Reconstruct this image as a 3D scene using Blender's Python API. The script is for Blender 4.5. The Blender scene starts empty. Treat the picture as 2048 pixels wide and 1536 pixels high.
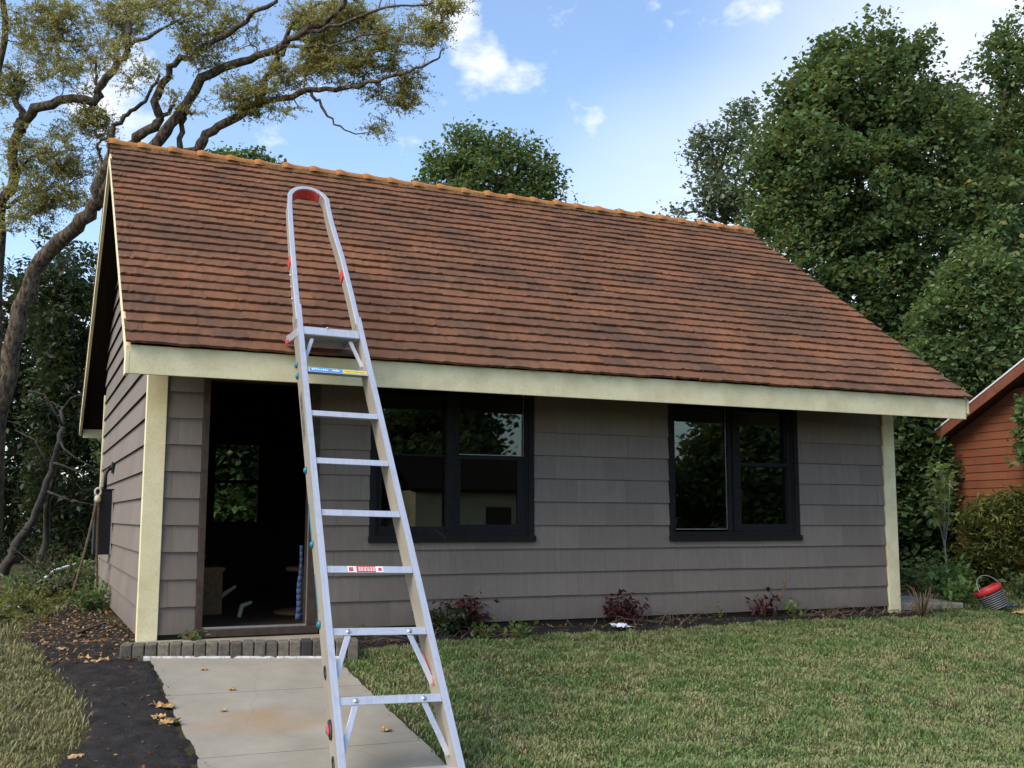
import bpy, bmesh, math, random
import numpy as np
from mathutils import Vector, Matrix, Quaternion

random.seed(7)
RNG = np.random.default_rng(11)
SC = bpy.context.scene
COL = SC.collection
R = math.radians

# ------------------------------------------------------------------ camera
CAM = np.array([-0.999, -10.423, 1.0914])
YAW, PITCH, ROLL, FPX = 0.42386, 0.12547, 0.0028, 2131.0


def cam_axes():
    cy, sy, cp, sp = math.cos(YAW), math.sin(YAW), math.cos(PITCH), math.sin(PITCH)
    f = np.array([sy * cp, cy * cp, sp])
    r = np.array([cy, -sy, 0.0])
    u = np.cross(r, f)
    cr, sr = math.cos(ROLL), math.sin(ROLL)
    return cr * r + sr * u, -sr * r + cr * u, f


CR, CU, CF = cam_axes()
camd = bpy.data.cameras.new('camera')
camo = bpy.data.objects.new('camera', camd)
COL.objects.link(camo)
camd.sensor_fit = 'HORIZONTAL'
camd.sensor_width = 36.0
camd.lens = FPX / 2048 * 36
camd.clip_start = 0.05
camd.clip_end = 2000
mw = Matrix.Identity(4)
for i in range(3):
    mw[i][0], mw[i][1], mw[i][2], mw[i][3] = CR[i], CU[i], -CF[i], CAM[i]
camo.matrix_world = mw
SC.camera = camo


def at(u, v, depth):
    """world point seen at photo pixel (u, v) at the given depth along the view axis"""
    return CAM + depth * (CF + CR * (u - 1024) / FPX - CU * (v - 768) / FPX)


# ------------------------------------------------------------------ sky, sun, exposure
SUN_AZ, SUN_EL = R(-108.0), R(46.0)      # azimuth measured from +Y towards +X
SUN_DIR = Vector((math.sin(SUN_AZ) * math.cos(SUN_EL), math.cos(SUN_AZ) * math.cos(SUN_EL), math.sin(SUN_EL)))
CLOUD = (4.4, 4.45, 4.6, 1)            # radiance of sunlit cloud in the sky's own units
world = bpy.data.worlds.new('World')
SC.world = world
world.use_nodes = True
wn, wl = world.node_tree.nodes, world.node_tree.links
wn.clear()
w_out = wn.new('ShaderNodeOutputWorld')
w_bg = wn.new('ShaderNodeBackground')
w_bg.inputs['Strength'].default_value = 0.125
sky = wn.new('ShaderNodeTexSky')
sky.sky_type = 'NISHITA'
sky.sun_disc = False
sky.sun_elevation = SUN_EL
sky.sun_rotation = SUN_AZ
sky.altitude = 50
sky.air_density = 1.0
sky.dust_density = 1.2
sky.ozone_density = 1.6
# small broken clouds (fractal noise on the direction of view, thickest around a few centres) and a thin white veil to the right
tc = wn.new('ShaderNodeTexCoord')


def w_math(op, a_, b_=0.0):
    m_ = wn.new('ShaderNodeMath')
    m_.operation = op
    for k_, v_ in ((0, a_), (1, b_)):
        if isinstance(v_, bpy.types.NodeSocket):
            wl.new(v_, m_.inputs[k_])
        else:
            m_.inputs[k_].default_value = v_
    return m_.outputs['Value']


def w_noise(scale, detail, rough, stretch=(1, 1, 1.6)):
    mp_ = wn.new('ShaderNodeMapping')
    mp_.inputs['Scale'].default_value = stretch
    wl.new(tc.outputs['Generated'], mp_.inputs['Vector'])
    n_ = wn.new('ShaderNodeTexNoise')
    n_.inputs['Scale'].default_value = scale
    n_.inputs['Detail'].default_value = detail
    n_.inputs['Roughness'].default_value = rough
    wl.new(mp_.outputs['Vector'], n_.inputs['Vector'])
    return n_.outputs['Fac']


def w_near(u, v, deg, gain):
    """rises from 0 to gain towards the sky direction seen at photo pixel (u, v)"""
    d_ = at(u, v, 1.0) - CAM
    d_ = d_ / np.linalg.norm(d_)
    vm = wn.new('ShaderNodeVectorMath')
    vm.operation = 'DOT_PRODUCT'
    wl.new(tc.outputs['Generated'], vm.inputs[0])
    vm.inputs[1].default_value = tuple(d_)
    mr = wn.new('ShaderNodeMapRange')
    mr.interpolation_type = 'SMOOTHSTEP'
    mr.inputs['From Min'].default_value = math.cos(R(deg))
    mr.inputs['From Max'].default_value = 1.0
    mr.inputs['To Max'].default_value = gain
    wl.new(vm.outputs['Value'], mr.inputs['Value'])
    return mr.outputs['Result']


cld = w_noise(13.0, 9, 0.62)
for spot in ((948, 100, 2.0, .20), (905, 25, 2.0, .18), (1150, 252, 1.8, .17), (1212, 250, 1.5, .17), (265, 200, 3.4, .26), (1015, 195, 3.0, .13), (1505, -5, 2.0, .20),
             (60, 690, 4.0, .25), (-600, 300, 9.0, .2), (2900, 500, 9.0, .25), (-1500, 100, 10, .25)):
    cld = w_math('ADD', cld, w_near(*spot))
rp = wn.new('ShaderNodeValToRGB')
rp.color_ramp.elements[0].position = 0.60
rp.color_ramp.elements[1].position = 0.84
rp.color_ramp.elements[0].color = (0, 0, 0, 1)
rp.color_ramp.elements[1].color = (1, 1, 1, 1)
wl.new(cld, rp.inputs['Fac'])
veil = w_math('MULTIPLY', w_math('ADD', w_near(2350, 260, 24, .8), w_near(1400, 540, 12, .4)), w_math('ADD', w_noise(3.0, 6, 0.6, (1, 1, 2.5)), .35))
veil = w_math('MINIMUM', veil, .68)
mx0 = wn.new('ShaderNodeMixRGB')
wl.new(veil, mx0.inputs['Fac'])
wl.new(sky.outputs['Color'], mx0.inputs['Color1'])
mx0.inputs['Color2'].default_value = CLOUD
mxc = wn.new('ShaderNodeMixRGB')
mxc.inputs['Color2'].default_value = CLOUD
wl.new(w_math('MULTIPLY', rp.outputs['Color'], .9), mxc.inputs['Fac'])
wl.new(mx0.outputs['Color'], mxc.inputs['Color1'])
wl.new(mxc.outputs['Color'], w_bg.inputs['Color'])
wl.new(w_bg.outputs['Background'], w_out.inputs['Surface'])

sund = bpy.data.lights.new('sun', 'SUN')
sund.energy = 1.5
sund.angle = R(40)
sund.color = (1.0, 0.90, 0.77)
suno = bpy.data.objects.new('sun', sund)
COL.objects.link(suno)
suno.rotation_euler = (-SUN_DIR).to_track_quat('-Z', 'Y').to_euler()

SC.view_settings.view_transform = 'Standard'
SC.view_settings.look = 'None'
SC.view_settings.exposure = 1.22
SC.view_settings.gamma = 1.0
SC.view_settings.use_curve_mapping = False
SC.render.engine = 'CYCLES'
SC.cycles.use_denoising = True
SC.cycles.max_bounces = 8
SC.cycles.transparent_max_bounces = 16

# ------------------------------------------------------------------ helpers


def tag(o, label=None, cat=None, group=None, kind=None):
    if label:
        o['label'] = label
    if cat:
        o['category'] = cat
    if group:
        o['group'] = group
    if kind:
        o['kind'] = kind
    return o


def empty(name, loc=(0, 0, 0), parent=None):
    o = bpy.data.objects.new(name, None)
    o.empty_display_size = 0.1
    o.location = loc
    COL.objects.link(o)
    if parent:
        o.parent = parent
    return o


class MB:
    def __init__(s):
        s.v, s.f, s.m = [], [], []

    def add(s, vs, fs, mat=0):
        b = len(s.v)
        s.v.extend([tuple(float(c) for c in p) for p in vs])
        for f in fs:
            s.f.append(tuple(b + i for i in f))
            s.m.append(mat)
        return s

    def hexa(s, p, mat=0):
        """8 points: bottom 0-3 counter-clockwise, top 4-7"""
        return s.add(p, [(0, 3, 2, 1), (4, 5, 6, 7), (0, 1, 5, 4), (1, 2, 6, 5), (2, 3, 7, 6), (3, 0, 4, 7)], mat)

    def box(s, x0, x1, y0, y1, z0, z1, mat=0):
        return s.hexa([(x0, y0, z0), (x1, y0, z0), (x1, y1, z0), (x0, y1, z0),
                       (x0, y0, z1), (x1, y0, z1), (x1, y1, z1), (x0, y1, z1)], mat)

    def bar(s, a, b, w, h, up=(0, 0, 1), mat=0):
        """rectangular bar from a to b, w across, h along up"""
        a, b, up = Vector(a), Vector(b), Vector(up)
        d = (b - a).normalized()
        sx = d.cross(up)
        if sx.length < 1e-5:
            sx = d.orthogonal()
        sx.normalize()
        uz = sx.cross(d).normalized()
        x, z = sx * (w / 2), uz * (h / 2)
        return s.hexa([a - x - z, a + x - z, b + x - z, b - x - z, a - x + z, a + x + z, b + x + z, b - x + z], mat)

    def tube(s, pts, radii, n=8, mat=0, cap=True):
        pts = [Vector(p) for p in pts]
        if not hasattr(radii, '__len__'):
            radii = [radii] * len(pts)
        b = len(s.v)
        ref = None
        for i, p in enumerate(pts):
            d = (pts[min(i + 1, len(pts) - 1)] - pts[max(i - 1, 0)])
            if d.length < 1e-9:
                d = Vector((0, 0, 1))
            d.normalize()
            if ref is None:
                ref = d.orthogonal().normalized()
            x = (ref - d * ref.dot(d))
            if x.length < 1e-6:
                x = d.orthogonal()
            x.normalize()
            ref = x
            y = d.cross(x)
            for k in range(n):
                a = 2 * math.pi * k / n
                q = p + (x * math.cos(a) + y * math.sin(a)) * radii[i]
                s.v.append((q.x, q.y, q.z))
        for i in range(len(pts) - 1):
            for k in range(n):
                k2 = (k + 1) % n
                s.f.append((b + i * n + k, b + i * n + k2, b + (i + 1) * n + k2, b + (i + 1) * n + k))
                s.m.append(mat)
        if cap:
            s.f.append(tuple(b + k for k in reversed(range(n))))
            s.m.append(mat)
            e = b + (len(pts) - 1) * n
            s.f.append(tuple(e + k for k in range(n)))
            s.m.append(mat)
        return s

    def lathe(s, prof, c=(0, 0, 0), n=24, mat=0):
        b = len(s.v)
        for r, z in prof:
            for k in range(n):
                a = 2 * math.pi * k / n
                s.v.append((c[0] + r * math.cos(a), c[1] + r * math.sin(a), c[2] + z))
        for i in range(len(prof) - 1):
            for k in range(n):
                k2 = (k + 1) % n
                s.f.append((b + i * n + k, b + i * n + k2, b + (i + 1) * n + k2, b + (i + 1) * n + k))
                s.m.append(mat)
        return s

    def mesh(s, name, mats, smooth=False):
        me = bpy.data.meshes.new(name)
        me.from_pydata(s.v, [], s.f)
        if not isinstance(mats, (list, tuple)):
            mats = [mats]
        for m in mats:
            me.materials.append(m)
        me.polygons.foreach_set('material_index', s.m)
        if smooth:
            me.polygons.foreach_set('use_smooth', [True] * len(s.f))
        me.update()
        return me

    def build(s, name, mats, parent=None, smooth=False, bevel=0):
        return link(name, s.mesh(name, mats, smooth), parent, bevel)


def link(name, me, parent=None, bevel=0):
    o = bpy.data.objects.new(name, me)
    COL.objects.link(o)
    if parent:
        o.parent = parent
    if bevel:
        m = o.modifiers.new('bevel', 'BEVEL')
        m.width = bevel
        m.segments = 2
        m.limit_method = 'ANGLE'
    return o


def np_mesh(name, V, F, mats, matidx=None, smooth=False):
    """V (n,3), F (m,k) numpy arrays, k constant"""
    me = bpy.data.meshes.new(name)
    n, (m, k) = len(V), F.shape
    me.vertices.add(n)
    me.vertices.foreach_set('co', np.ascontiguousarray(V, dtype=np.float32).ravel())
    me.loops.add(m * k)
    me.loops.foreach_set('vertex_index', np.ascontiguousarray(F, dtype=np.int32).ravel())
    me.polygons.add(m)
    me.polygons.foreach_set('loop_start', np.arange(0, m * k, k, dtype=np.int32))
    if not isinstance(mats, (list, tuple)):
        mats = [mats]
    for x in mats:
        me.materials.append(x)
    if matidx is not None:
        me.polygons.foreach_set('material_index', np.asarray(matidx, dtype=np.int32))
    if smooth:
        me.polygons.foreach_set('use_smooth', np.ones(m, dtype=bool))
    me.update(calc_edges=True)
    return me


# ------------------------------------------------------------------ materials
class NM:
    """small node-material builder"""

    def __init__(s, name, rough=0.7, spec=0.3):
        s.mat = bpy.data.materials.new(name)
        s.mat.use_nodes = True
        s.n, s.l = s.mat.node_tree.nodes, s.mat.node_tree.links
        s.b = s.n['Principled BSDF']
        s.out = s.n['Material Output']
        s.b.inputs['Roughness'].default_value = rough
        s.b.inputs['Specular IOR Level'].default_value = spec

    def node(s, t, **kw):
        x = s.n.new(t)
        for k, v in kw.items():
            setattr(x, k, v)
        return x

    def set(s, sock, val):
        if hasattr(val, 'is_output') or isinstance(val, bpy.types.NodeSocket):
            s.l.new(val, sock)
        else:
            sock.default_value = val

    def coords(s, kind='Object', scale=(1, 1, 1), rot=(0, 0, 0)):
        t = s.node('ShaderNodeTexCoord')
        m = s.node('ShaderNodeMapping')
        m.inputs['Scale'].default_value = scale
        m.inputs['Rotation'].default_value = rot
        s.l.new(t.outputs[kind], m.inputs['Vector'])
        return m.outputs['Vector']

    def pos(s, scale=(1, 1, 1)):
        g = s.node('ShaderNodeNewGeometry')
        m = s.node('ShaderNodeMapping')
        m.inputs['Scale'].default_value = scale
        s.l.new(g.outputs['Position'], m.inputs['Vector'])
        return m.outputs['Vector']

    def noise(s, vec, scale, detail=4, rough=0.55):
        n = s.node('ShaderNodeTexNoise')
        n.inputs['Scale'].default_value = scale
        n.inputs['Detail'].default_value = detail
        n.inputs['Roughness'].default_value = rough
        s.l.new(vec, n.inputs['Vector'])
        return n.outputs['Fac']

    def ramp(s, fac, stops):
        r = s.node('ShaderNodeValToRGB')
        e = r.color_ramp.elements
        while len(e) < len(stops):
            e.new(0.5)
        for i, (p, c) in enumerate(stops):
            e[i].position = p
            e[i].color = (*c, 1) if len(c) == 3 else c
        s.l.new(fac, r.inputs['Fac'])
        return r.outputs['Color']

    def mix(s, fac, a, b, mode='MIX'):
        m = s.node('ShaderNodeMixRGB', blend_type=mode)
        for k, v in (('Fac', fac), ('Color1', a), ('Color2', b)):
            if isinstance(v, bpy.types.NodeSocket):
                s.l.new(v, m.inputs[k])
            else:
                m.inputs[k].default_value = v if k == 'Fac' else ((*v, 1) if len(v) == 3 else v)
        return m.outputs['Color']

    def math(s, op, a, b=0.0):
        m = s.node('ShaderNodeMath', operation=op)
        for k, v in ((0, a), (1, b)):
            if isinstance(v, bpy.types.NodeSocket):
                s.l.new(v, m.inputs[k])
            else:
                m.inputs[k].default_value = v
        return m.outputs['Value']

    def rnd(s):
        """a random number per piece, whether a piece is an object or an island of a joined mesh"""
        o = s.node('ShaderNodeObjectInfo')
        g = s.node('ShaderNodeNewGeometry')
        return s.math('FRACT', s.math('ADD', o.outputs['Random'], g.outputs['Random Per Island']))

    def bump(s, h, strength=0.3, dist=0.01):
        b = s.node('ShaderNodeBump')
        b.inputs['Strength'].default_value = strength
        b.inputs['Distance'].default_value = dist
        s.l.new(h, b.inputs['Height'])
        s.l.new(b.outputs['Normal'], s.b.inputs['Normal'])

    def color(s, c):
        if isinstance(c, bpy.types.NodeSocket):
            s.l.new(c, s.b.inputs['Base Color'])
        else:
            s.b.inputs['Base Color'].default_value = (*c, 1)
        return s


M = {}


def plain(name, col, rough=0.6, spec=0.3, metal=0.0, var=0.12, scale=25.0, bump=0.0):
    m = NM(name, rough, spec)
    m.b.inputs['Metallic'].default_value = metal
    v = m.pos()
    f = m.noise(v, scale, 5)
    lo = tuple(c * (1 - var) for c in col)
    hi = tuple(min(1, c * (1 + var)) for c in col)
    m.color(m.ramp(f, [(0.3, lo), (0.7, hi)]))
    if bump:
        m.bump(f, bump, 0.005)
    M[name] = m.mat
    return m.mat


# cream trim paint with grime
m = NM('trim_paint', 0.55, 0.3)
v = m.pos()
g1 = m.noise(v, 3.0, 6, 0.65)
g2 = m.noise(v, 60.0, 3)
c = m.ramp(g1, [(0.35, (0.65, 0.565, 0.31)), (0.6, (0.79, 0.70, 0.43))])
c = m.mix(m.ramp(g2, [(0.55, (0, 0, 0)), (0.75, (0.35, 0.35, 0.35))]), c, (0.36, 0.31, 0.20))
m.color(c)
m.bump(g2, 0.15, 0.003)
M['trim'] = m.mat

# lapped fibre-cement shingles
m = NM('siding_shingle', 0.75, 0.25)
v = m.pos()
r = m.rnd()
wv = m.noise(m.pos((38, 38, 1.2)), 1.0, 4, 0.6)
bl = m.noise(v, 2.2, 5)
c = m.ramp(r, [(0.0, (0.170, 0.139, 0.113)), (0.5, (0.190, 0.156, 0.128)), (1.0, (0.212, 0.175, 0.143))])
c = m.mix(m.ramp(wv, [(0.35, (0, 0, 0)), (0.7, (0.38, 0.38, 0.38))]), c, (0.115, 0.093, 0.076))
c = m.mix(m.ramp(bl, [(0.5, (0, 0, 0)), (0.75, (0.5, 0.5, 0.5))]), c, (0.20, 0.163, 0.128))
st = m.noise(m.pos((9, 9, 0.5)), 1.0, 5, 0.7)
c = m.mix(m.ramp(st, [(0.66, (0, 0, 0)), (0.8, (0.55, 0.55, 0.55))]), c, (0.19, 0.105, 0.06))
sp_ = m.node('ShaderNodeSeparateXYZ')
m.l.new(m.node('ShaderNodeNewGeometry').outputs['Position'], sp_.inputs['Vector'])
hgt = m.math('SUBTRACT', m.math('MULTIPLY', m.noise(v, 5.0, 6, 0.7), 0.55), sp_.outputs['Z'])
c = m.mix(m.ramp(hgt, [(0.0, (0, 0, 0)), (0.35, (0.55, 0.55, 0.55))]), c, (0.10, 0.082, 0.064))
m.color(c)
m.bump(wv, 0.35, 0.004)
M['siding'] = m.mat

# roof tiles
m = NM('roof_tile', 0.9, 0.15)
v = m.pos()
r = m.rnd()
c = m.ramp(r, [(0.0, (0.205, 0.088, 0.043)), (0.3, (0.222, 0.097, 0.047)), (0.6, (0.242, 0.108, 0.053)),
               (0.88, (0.202, 0.093, 0.049)), (1.0, (0.13, 0.067, 0.041))])
ln = m.noise(v, 1.15, 8, 0.7)
fn = m.noise(v, 55.0, 6, 0.7)
md = m.noise(v, 9.0, 6, 0.65)
c = m.mix(m.ramp(ln, [(0.41, (0, 0, 0)), (0.63, (0.76, 0.76, 0.76))]), c, (0.085, 0.053, 0.036))
c = m.mix(m.ramp(md, [(0.52, (0, 0, 0)), (0.78, (0.45, 0.45, 0.45))]), c, (0.095, 0.055, 0.038))
c = m.mix(m.ramp(fn, [(0.35, (0.55, 0.55, 0.55)), (0.55, (0, 0, 0))]), c, (0.09, 0.05, 0.034))
c = m.mix(m.ramp(m.noise(v, 90.0, 3), [(0.70, (0, 0, 0)), (0.78, (0.5, 0.5, 0.5))]), c, (0.32, 0.23, 0.15))
m.color(c)
m.bump(fn, 0.6, 0.012)
M['tile'] = m.mat

# ridge tiles, orange with lichen
m = NM('ridge_tile', 0.85, 0.2)
v = m.pos()
f1 = m.noise(v, 6.0, 7, 0.7)
f2 = m.noise(v, 70.0, 4)
c = m.ramp(f1, [(0.3, (0.26, 0.105, 0.036)), (0.5, (0.38, 0.16, 0.05)), (0.7, (0.33, 0.19, 0.08))])
c = m.mix(m.ramp(f2, [(0.55, (0, 0, 0)), (0.7, (0.6, 0.6, 0.6))]), c, (0.22, 0.10, 0.04))
m.color(c)
m.bump(f2, 0.5, 0.008)
M['ridge'] = m.mat

m = NM('mortar', 0.95, 0.1)
v = m.pos()
f2 = m.noise(v, 60.0, 6, 0.75)
m.color(m.ramp(f2, [(0.35, (0.10, 0.05, 0.025)), (0.5, (0.28, 0.155, 0.065)), (0.7, (0.36, 0.22, 0.10))]))
m.bump(f2, 0.9, 0.02)
M['mortar'] = m.mat

plain('soffit', (0.022, 0.017, 0.013), 0.9, 0.05, scale=8)
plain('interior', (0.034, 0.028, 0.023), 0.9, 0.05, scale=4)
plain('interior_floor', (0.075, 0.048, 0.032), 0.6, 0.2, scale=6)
plain('door_wood', (0.055, 0.036, 0.024), 0.6, 0.3, var=0.35, scale=14, bump=0.2)
plain('window_paint', (0.0135, 0.013, 0.0125), 0.7, 0.12, var=0.25, scale=30, bump=0.1)
plain('dark_metal', (0.010, 0.010, 0.011), 0.55, 0.3)
plain('steel_strip', (0.55, 0.55, 0.53), 0.35, 0.5, metal=0.8)
plain('red_plastic', (0.50, 0.035, 0.03), 0.4, 0.4)
plain('sticker_red', (0.55, 0.06, 0.05), 0.5, 0.3, var=0.25, scale=60)
plain('sticker_blue', (0.05, 0.27, 0.62), 0.45, 0.3, var=0.2, scale=60)
plain('sticker_yellow', (0.72, 0.55, 0.03), 0.45, 0.3, var=0.2, scale=60)
plain('sticker_white', (0.72, 0.73, 0.72), 0.5, 0.3)
plain('print_black', (0.02, 0.02, 0.02), 0.6, 0.2)
plain('teal_plastic', (0.01, 0.17, 0.24), 0.4, 0.4)
plain('black_plastic', (0.02, 0.02, 0.022), 0.45, 0.35)
plain('grey_rib', (0.30, 0.30, 0.30), 0.5, 0.3)
plain('timber', (0.20, 0.115, 0.05), 0.6, 0.3, var=0.3, scale=18)
plain('blue_cloth', (0.07, 0.11, 0.20), 0.9, 0.1, scale=12)
plain('white_paper', (0.72, 0.74, 0.76), 0.8, 0.2, scale=20)
plain('pale_mortar', (0.50, 0.49, 0.45), 0.9, 0.1, var=.3, scale=30)
plain('pale_stick', (0.50, 0.46, 0.37), 0.8, 0.1, scale=30)
plain('twig', (0.15, 0.10, 0.062), 0.9, 0.1, var=0.35, scale=20)
plain('dead_twig', (0.15, 0.105, 0.07), 0.9, 0.1, var=0.4, scale=20)
plain('dry_leaf', (0.42, 0.27, 0.12), 0.8, 0.1, var=0.35, scale=25)
plain('brown_leaf', (0.16, 0.075, 0.04), 0.85, 0.1, var=0.4, scale=18)
plain('rope', (0.13, 0.098, 0.06), 0.9, 0.1, var=0.3, scale=40)
plain('knot', (0.52, 0.47, 0.36), 0.9, 0.1, var=0.2, scale=40)
plain('cabin_trim', (0.16, 0.055, 0.028), 0.6, 0.3, var=0.2, scale=8, bump=0.1)
plain('grey_shingle', (0.10, 0.10, 0.10), 0.9, 0.1, var=.3, scale=30)
plain('drip_edge', (0.66, 0.67, 0.68), 0.4, 0.4)

m = NM('cabin_board', 0.7, 0.25)
r = m.rnd()
wv = m.noise(m.pos((2, 2, 45)), 1.0, 4)
bl = m.noise(m.pos(), 2.0, 5)
c = m.ramp(r, [(0.0, (0.165, 0.057, 0.027)), (1.0, (0.215, 0.075, 0.034))])
c = m.mix(m.math('MULTIPLY', wv, 0.45), c, (0.125, 0.042, 0.022))
c = m.mix(m.ramp(bl, [(0.5, (0, 0, 0)), (0.75, (0.4, 0.4, 0.4))]), c, (0.27, 0.105, 0.045))
m.color(c)
m.bump(wv, 0.25, 0.004)
M['cabin_board'] = m.mat

m = NM('brick', 0.9, 0.15)
v = m.pos()
r = m.rnd()
f = m.noise(v, 22, 7, 0.7)
c = m.ramp(r, [(0.0, (0.115, 0.100, 0.080)), (0.35, (0.155, 0.135, 0.105)), (0.6, (0.21, 0.18, 0.135)), (0.86, (0.15, 0.13, 0.105)), (0.93, (0.05, 0.048, 0.046))])
c = m.mix(m.ramp(f, [(0.42, (0, 0, 0)), (0.68, (0.75, 0.75, 0.75))]), c, (0.055, 0.052, 0.046))
m.color(c)
m.bump(f, 0.5, 0.01)
M['brick'] = m.mat

m = NM('concrete', 0.85, 0.2)
v = m.pos()
f = m.noise(v, 2.2, 7, 0.62)
f2 = m.noise(v, 85, 4)
f3 = m.noise(m.pos((1, 1, 1)), 0.9, 3)
cr = m.node('ShaderNodeTexVoronoi', feature='DISTANCE_TO_EDGE')
cr.inputs['Scale'].default_value = 0.55
m.l.new(m.mix(0.13, v, m.node('ShaderNodeTexNoise').outputs['Color'], 'ADD'), cr.inputs['Vector'])
c = m.ramp(f, [(0.3, (0.235, 0.215, 0.17)), (0.55, (0.285, 0.262, 0.21)), (0.75, (0.325, 0.30, 0.245))])
c = m.mix(m.ramp(f2, [(0.62, (0, 0, 0)), (0.8, (0.5, 0.5, 0.5))]), c, (0.27, 0.24, 0.19))
c = m.mix(m.ramp(f3, [(0.58, (0, 0, 0)), (0.75, (0.5, 0.5, 0.5))]), c, (0.42, 0.28, 0.13))
vd = m.node('ShaderNodeVectorMath', operation='DISTANCE')
m.l.new(m.pos((.55, 1, 0)), vd.inputs[0])
vd.inputs[1].default_value = (.55 * .62, -2.35, 0)
stn = m.math('SUBTRACT', m.math('MULTIPLY', m.noise(v, 4.0, 6), .7), vd.outputs['Value'])
c = m.mix(m.ramp(stn, [(0.0, (0, 0, 0)), (0.3, (0.55, 0.55, 0.55))]), c, (0.30, 0.185, 0.085))
c = m.mix(m.ramp(cr.outputs['Distance'], [(0.0, (0.22, 0.22, 0.22)), (0.002, (0, 0, 0))]), c, (0.11, 0.10, 0.08))
m.color(c)
m.bump(f2, 0.3, 0.004)
M['concrete'] = m.mat

m = NM('soil', 0.95, 0.08)
v = m.pos()
f = m.noise(v, 7, 8, 0.7)
f2 = m.noise(v, 60, 5, 0.7)
c = m.ramp(f, [(0.3, (0.020, 0.0185, 0.0175)), (0.55, (0.034, 0.031, 0.029)), (0.75, (0.062, 0.054, 0.047))])
c = m.mix(m.ramp(f2, [(0.66, (0, 0, 0)), (0.74, (0.5, 0.5, 0.5))]), c, (0.16, 0.13, 0.10))
m.color(c)
m.bump(m.math('ADD', f, m.math('MULTIPLY', f2, 0.5)), 0.9, 0.03)
M['soil'] = m.mat

m = NM('ground_turf', 0.95, 0.05)
v = m.pos()
f = m.noise(v, 1.3, 7, 0.65)
f2 = m.noise(v, 45, 5, 0.7)
c = m.ramp(f, [(0.35, (0.045, 0.05, 0.022)), (0.6, (0.09, 0.08, 0.036)), (0.72, (0.13, 0.105, 0.055))])
c = m.mix(m.ramp(f2, [(0.4, (0.7, 0.7, 0.7)), (0.6, (0, 0, 0))]), c, (0.03, 0.028, 0.016))
m.color(c)
m.bump(f2, 0.8, 0.02)
M['turf'] = m.mat


def leafmat(name, cols, trans=0.3, rough=0.5, spec=0.25, patch=None):
    m = NM(name, rough, spec)
    g = m.node('ShaderNodeNewGeometry')
    n = len(cols)
    c = m.ramp(g.outputs['Random Per Island'], [(i / max(1, n - 1), cc) for i, cc in enumerate(cols)])
    if patch:
        f = m.noise(m.pos(), patch[0], 5, 0.65)
        c = m.mix(m.ramp(f, [(patch[2], (0, 0, 0)), (patch[3], (1, 1, 1))]), c,
                  m.ramp(g.outputs['Random Per Island'], [(i / max(1, len(patch[1]) - 1), cc) for i, cc in enumerate(patch[1])]))
    if name == 'grass':
        # the strip left of the soil is worn and dry
        sx_ = m.node('ShaderNodeSeparateXYZ')
        m.l.new(m.node('ShaderNodeNewGeometry').outputs['Position'], sx_.inputs['Vector'])
        dry = m.math('ADD', m.math('MULTIPLY', sx_.outputs['X'], -1.0), m.math('MULTIPLY', m.noise(m.pos(), 3.0, 5), 0.8))
        c = m.mix(m.ramp(dry, [(0.35, (0, 0, 0)), (0.9, (0.75, 0.75, 0.75))]), c, m.ramp(g.outputs['Random Per Island'], [(0, (0.20, 0.17, 0.08)), (.5, (0.36, 0.29, 0.16)), (1, (0.17, 0.19, 0.07))]))
    m.color(c)
    t = m.node('ShaderNodeBsdfTranslucent')
    if isinstance(c, bpy.types.NodeSocket):
        m.l.new(m.mix(0.35, c, (0.35, 0.38, 0.05)), t.inputs['Color'])
    mx = m.node('ShaderNodeMixShader')
    mx.inputs['Fac'].default_value = trans
    m.l.new(m.b.outputs['BSDF'], mx.inputs[1])
    m.l.new(t.outputs['BSDF'], mx.inputs[2])
    m.l.new(mx.outputs['Shader'], m.out.inputs['Surface'])
    M[name] = m.mat
    return m.mat


leafmat('grass', [(0.095, 0.18, 0.054), (0.135, 0.225, 0.072), (0.20, 0.265, 0.094), (0.115, 0.20, 0.06), (0.16, 0.235, 0.08), (0.34, 0.32, 0.16)],
        0.25, 0.6, 0.2, patch=(2.4, [(0.18, 0.225, 0.09), (0.33, 0.31, 0.155), (0.43, 0.37, 0.205), (0.24, 0.255, 0.105), (0.15, 0.215, 0.075)], 0.43, 0.61))
leafmat('leaf_green', [(0.080, 0.135, 0.054), (0.108, 0.18, 0.068), (0.135, 0.21, 0.08), (0.068, 0.12, 0.05), (0.11, 0.18, 0.068), (0.06, 0.108, 0.045), (0.22, 0.205, 0.06)], 0.36, 0.6, 0.15)
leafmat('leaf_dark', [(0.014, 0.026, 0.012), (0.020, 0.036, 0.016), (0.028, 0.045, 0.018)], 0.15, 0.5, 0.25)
leafmat('leaf_silver', [(0.10, 0.15, 0.085), (0.14, 0.19, 0.11), (0.19, 0.23, 0.15), (0.085, 0.13, 0.07)], 0.25, 0.45, 0.4)
leafmat('leaf_light', [(0.075, 0.135, 0.045), (0.10, 0.175, 0.055), (0.115, 0.185, 0.06), (0.055, 0.10, 0.035)], 0.3, 0.6, 0.15)
leafmat('leaf_olive', [(0.27, 0.28, 0.11), (0.37, 0.34, 0.115), (0.46, 0.39, 0.12), (0.25, 0.28, 0.125), (0.54, 0.42, 0.13)], 0.5, 0.6, 0.12)
leafmat('leaf_yellow', [(0.07, 0.10, 0.03), (0.10, 0.13, 0.034), (0.22, 0.20, 0.04), (0.055, 0.08, 0.026), (0.08, 0.11, 0.03)], 0.3, 0.5, 0.25)
leafmat('leaf_lime', [(0.10, 0.18, 0.035), (0.14, 0.23, 0.05), (0.09, 0.16, 0.04), (0.20, 0.22, 0.06)], 0.35, 0.45, 0.35)
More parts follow.
